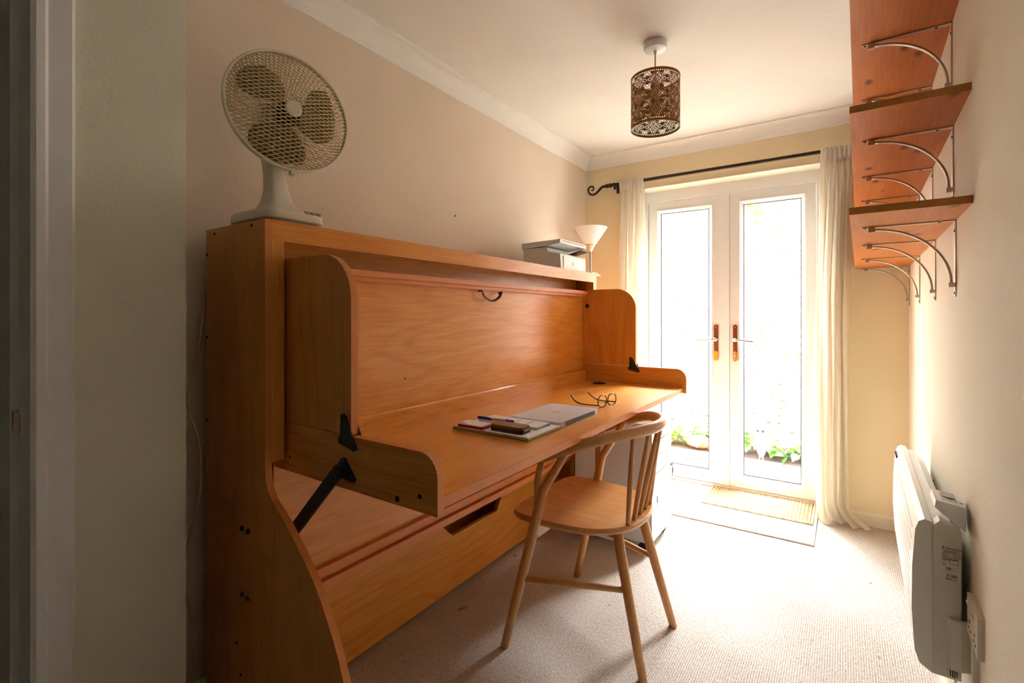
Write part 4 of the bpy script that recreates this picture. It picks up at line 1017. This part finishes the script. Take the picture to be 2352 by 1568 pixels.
# ================================================================== PANEL HEATER AND SOCKET
HY0, HY1 = 1.612, 2.48
ht = thing('panel_heater', 'white electric panel heater mounted low on the right wall', 'heater', rwp(-.05, (HY0+HY1)/2, .30), math.radians(-1.35))
y0, y1 = HY0-3.44, HY1-3.44
front = [(-.045, .305), (-.072, .300), (-.096, .316), (-.106, .345), (-.112, .45), (-.111, .56), (-.105, .655), (-.098, .676), (-.086, .684), (-.072, .680), (-.066, .668), (-.045, .668)]
obj('front_casing', prism(B(), front, 'Y', y0-.004, y1), 'heater', ht, bevel=.006, xf=MR)
obj('rear_casing', prism(B(), [(-.02, .305), (-.05, .305), (-.05, .645), (-.066, .668), (-.02, .640)], 'Y', y0, y1-.01), 'heater', ht, bevel=.004, xf=MR)
for i in range(9):
    z = .640-.03*i
    pz = [(.300, -.096), (.345, -.106), (.45, -.112), (.56, -.111), (.655, -.105)]
    x = next(a_[1]+(b_[1]-a_[1])*(z-a_[0])/(b_[0]-a_[0]) for a_, b_ in zip(pz, pz[1:]) if a_[0] <= z <= b_[0])
    obj('rib', bx(x-.0013, x+.006, y0+.06, y1-.03, z-.003, z), 'heater', ht, xf=MR)
for i in range(4): obj('vent_slot', bx(-.108, -.102, y1-.12+.025*i, y1-.108+.025*i, .656, .664), 'gasket', ht, xf=MR)
# end cap facing the room door, with control box, label and thermostat grille
obj('end_cap', prism(B(), [(-.018, .305), (-.070, .305), (-.070, .675), (-.058, .690), (-.018, .668)], 'Y', y0-.012, y0+.03), 'heater_plastic', ht, bevel=.003, xf=MR)
cbx = obj('control_box', prism(B(), [(-.010, .672), (-.010, .732), (-.066, .740), (-.068, .722), (-.024, .684)], 'Y', y0-.016, y0+.085), 'heater', ht, bevel=.003, xf=MR)
TOPM = MR @ Matrix.Translation((-.035, y0+.035, .7387)) @ Matrix.Rotation(math.atan2(.007, .046), 4, 'Y')
obj('display', bx(-.016, .012, -.006, .038, 0, .001), 'lcd', cbx, xf=TOPM)
for i in range(4): obj('button', bx(-.018+.011*i, -.010+.011*i, -.036, -.028, 0, .0018), 'printer_grey', cbx, xf=TOPM)
obj('cable_box', prism(B(), [(-.002, y0-.018), (-.020, y0-.026), (-.038, y0-.022), (-.044, y0-.012), (-.002, y0-.012)], 'Z', .335, .455), 'heater_plastic', ht, bevel=.004, xf=MR)
# printed rating label on the end cap
EY = y0-.0124
def lab(s, x, z, size, n='print'):
    text(n, s, size, MR @ Matrix.Translation((x, EY, z)) @ Matrix.Rotation(PI/2, 4, 'X'), 'ink', ht, 'LEFT', .0002)
lab('Dimplex', -.0475, .622, .0085, 'lettering')
lg_ = B()
box(lg_, -.0535, -.0515, EY-.0003, EY, .6222, .6280); box(lg_, -.0535, -.0492, EY-.0003, EY, .6268, .6280); box(lg_, -.0535, -.0492, EY-.0003, EY, .6222, .6234); box(lg_, -.0510, -.0500, EY-.0003, EY, .6245, .6257)
obj('emblem', lg_, 'ink', ht, xf=MR)
for i, (a, b) in enumerate((('VOLTS', '230 - 240V'), ('WATTS', '1380-1500'), ('MODEL', 'PLX150E'), ('ITEM CODE', '080727'), ('SERIES', 'E'))):
    lab(a, -.0535, .611-.0042*i, .0032); lab(b, -.0335, .611-.0042*i, .0032)
for i, z in enumerate((.6185, .6165, .6145)): obj('fine_print', bx(-.054+.002*i, -.022-.003*i, EY-.0003, EY, z, z+.0006), 'ink', ht, xf=MR)
lab('CE', -.0475, .572, .0085)
for i, z in enumerate((.588, .585, .582)): obj('fine_print', bx(-.0535, -.047, EY-.0003, EY, z, z+.0007), 'ink', ht, xf=MR)
for i, z in enumerate((.560, .5575, .555)): obj('fine_print', bx(-.0455, -.0405, EY-.0003, EY, z, z+.0006), 'ink', ht, xf=MR); obj('fine_print', bx(-.037, -.026, EY-.0003, EY, z, z+.0009), 'ink', ht, xf=MR)
lab('MADE IN U.K.', -.0475, .548, .0034)
bxo = B()
for q in ((-.040, -.024, .5975, .5982), (-.040, -.024, .5875, .5882), (-.040, -.0394, .5875, .5982), (-.0246, -.024, .5875, .5982)): box(bxo, q[0], q[1], EY-.0003, EY, q[2], q[3])
obj('print_box', bxo, 'ink', ht, xf=MR)
gr = obj('thermostat_dome', lathe(B(), [(.001, -.008), (.008, -.006), (.0125, 0), (.0125, .004)], (-.033, EY, .322), 18, 'Y'), 'heater_plastic', ht, smooth='all', xf=MR)
for i in range(4): obj('grille_slot', bx(-.040+.004*i, -.038+.004*i, EY-.0085+.0012*abs(i-1.5), EY-.001, .322-.008+.001*abs(i-1.5), .322+.008-.001*abs(i-1.5)), 'hole', ht, xf=MR)
for y in (y0+.12, y1-.12): obj('wall_mount', bx(-.022, .001, y-.02, y+.02, .36, .6), 'heater_plastic', ht, xf=MR)
so_ = thing('wall_socket', 'cream double power socket below the heater end', 'socket', rwp(0, 1.513, .49), math.radians(-1.35))
sy0, sy1, sz0, sz1 = 1.452-3.44, 1.578-3.44, .446, .538
obj('face_plate', bx(-.011, 0, sy0, sy1, sz0, sz1), 'socket', so_, bevel=.003, xf=MR)
for k in range(2):
    cy = sy0+.032+.06*k
    obj('switch', prism(B(), [(-.0105, sz1-.03), (-.016, sz1-.014), (-.0105, sz1-.012)], 'Y', cy+.010, cy+.020), 'upvc', so_, xf=MR)
    for dy, dz, w, h_ in ((0, .038, .004, .008), (-.011, .02, .007, .004), (.011, .02, .007, .004)): obj('pin_hole', bx(-.0115, -.0105, cy+dy-w/2, cy+dy+w/2, sz0+dz-h_/2, sz0+dz+h_/2), 'hole', so_, xf=MR)
obj('cable_trunking', bx(-.012, 0, 1.50-3.44, 1.52-3.44, .075, sz0+.001), 'socket', so_, bevel=.002, xf=MR)
fx2 = [rwp(-.03, 1.66, .31), rwp(-.022, 1.66, .27), rwp(-.014, 1.64, .20), rwp(-.012, 1.60, .13), rwp(-.012, 1.545, .085), rwp(-.015, 1.53, .10)]
obj('flex', tube(B(), spline(fx2, 6), .0035, 7), 'upvc', ht, smooth='all')

# ================================================================== RUGS BY THE DOOR
rg_ = thing('threshold_rug', 'white carpet offcut lying across the french door threshold', 'rug', (-.6, 3.28, 0))
obj('pile', bx(-1.10, -.124, 2.972, YD-.014, .001, .011), 'rug', rg_, bevel=.003)
obj('backing', bx(-1.102, -.1225, 2.9695, YD-.014, 0, .003), 'rugedge', rg_)
sm = thing('sisal_doormat', 'woven sisal doormat lying on the white rug at the door', 'doormat', (-.44, 3.41, .011))
MX0, MX1, MY0, MY1, MZ = -.745, -.142, 3.243, YD-.016, .011
obj('mat_base', bx(MX0, MX1, MY0, MY1, MZ, MZ+.008), 'sisalbase', sm, bevel=.003)
kn = B(); ncol, nrow = 30, 26; proto = []
for i in range(ncol):
    for j in range(nrow):
        for s in (-1, 1):
            cx = MX0+.012+(MX1-MX0-.024)*(i+.5)/ncol + s*.0042; cy = MY0+.006+(MY1-MY0-.012)*(j+.5)/nrow; a = s*.55
            l, w, hgt = .0095, .0042, .0055*(.85+.3*random.random()); ca, sa = math.cos(a), math.sin(a)
            P = []
            for px, py, pz in ((-w, -l*.5, 0), (w, -l*.5, 0), (w, l*.5, 0), (-w, l*.5, 0), (0, -l*.9, hgt*.5), (0, -l*.35, hgt), (0, l*.35, hgt), (0, l*.9, hgt*.5)):
                P.append(kn.verts.new((cx+px*ca-py*sa, cy+px*sa+py*ca, MZ+.0075+pz)))
            for f in ((0, 4, 5), (0, 5, 6, 3), (3, 6, 7), (1, 5, 4), (1, 2, 6, 5), (2, 7, 6), (0, 1, 4), (2, 3, 7)): kn.faces.new([P[k] for k in f])
wv = obj('woven_knots', kn, 'sisal', sm); wv['kind'] = 'stuff'
for (a, b) in (((MX0, MY0), (MX1, MY0)), ((MX0, MY1-.004), (MX1, MY1-.004)), ((MX0+.003, MY0), (MX0+.003, MY1)), ((MX1-.003, MY0), (MX1-.003, MY1))):
    obj('braided_edge', tube(B(), [(a[0]+(b[0]-a[0])*t/24, a[1]+(b[1]-a[1])*t/24, MZ+.0075+.0015*math.sin(t*2.5)) for t in range(25)], .0065, 7), 'sisal', sm, smooth='all')
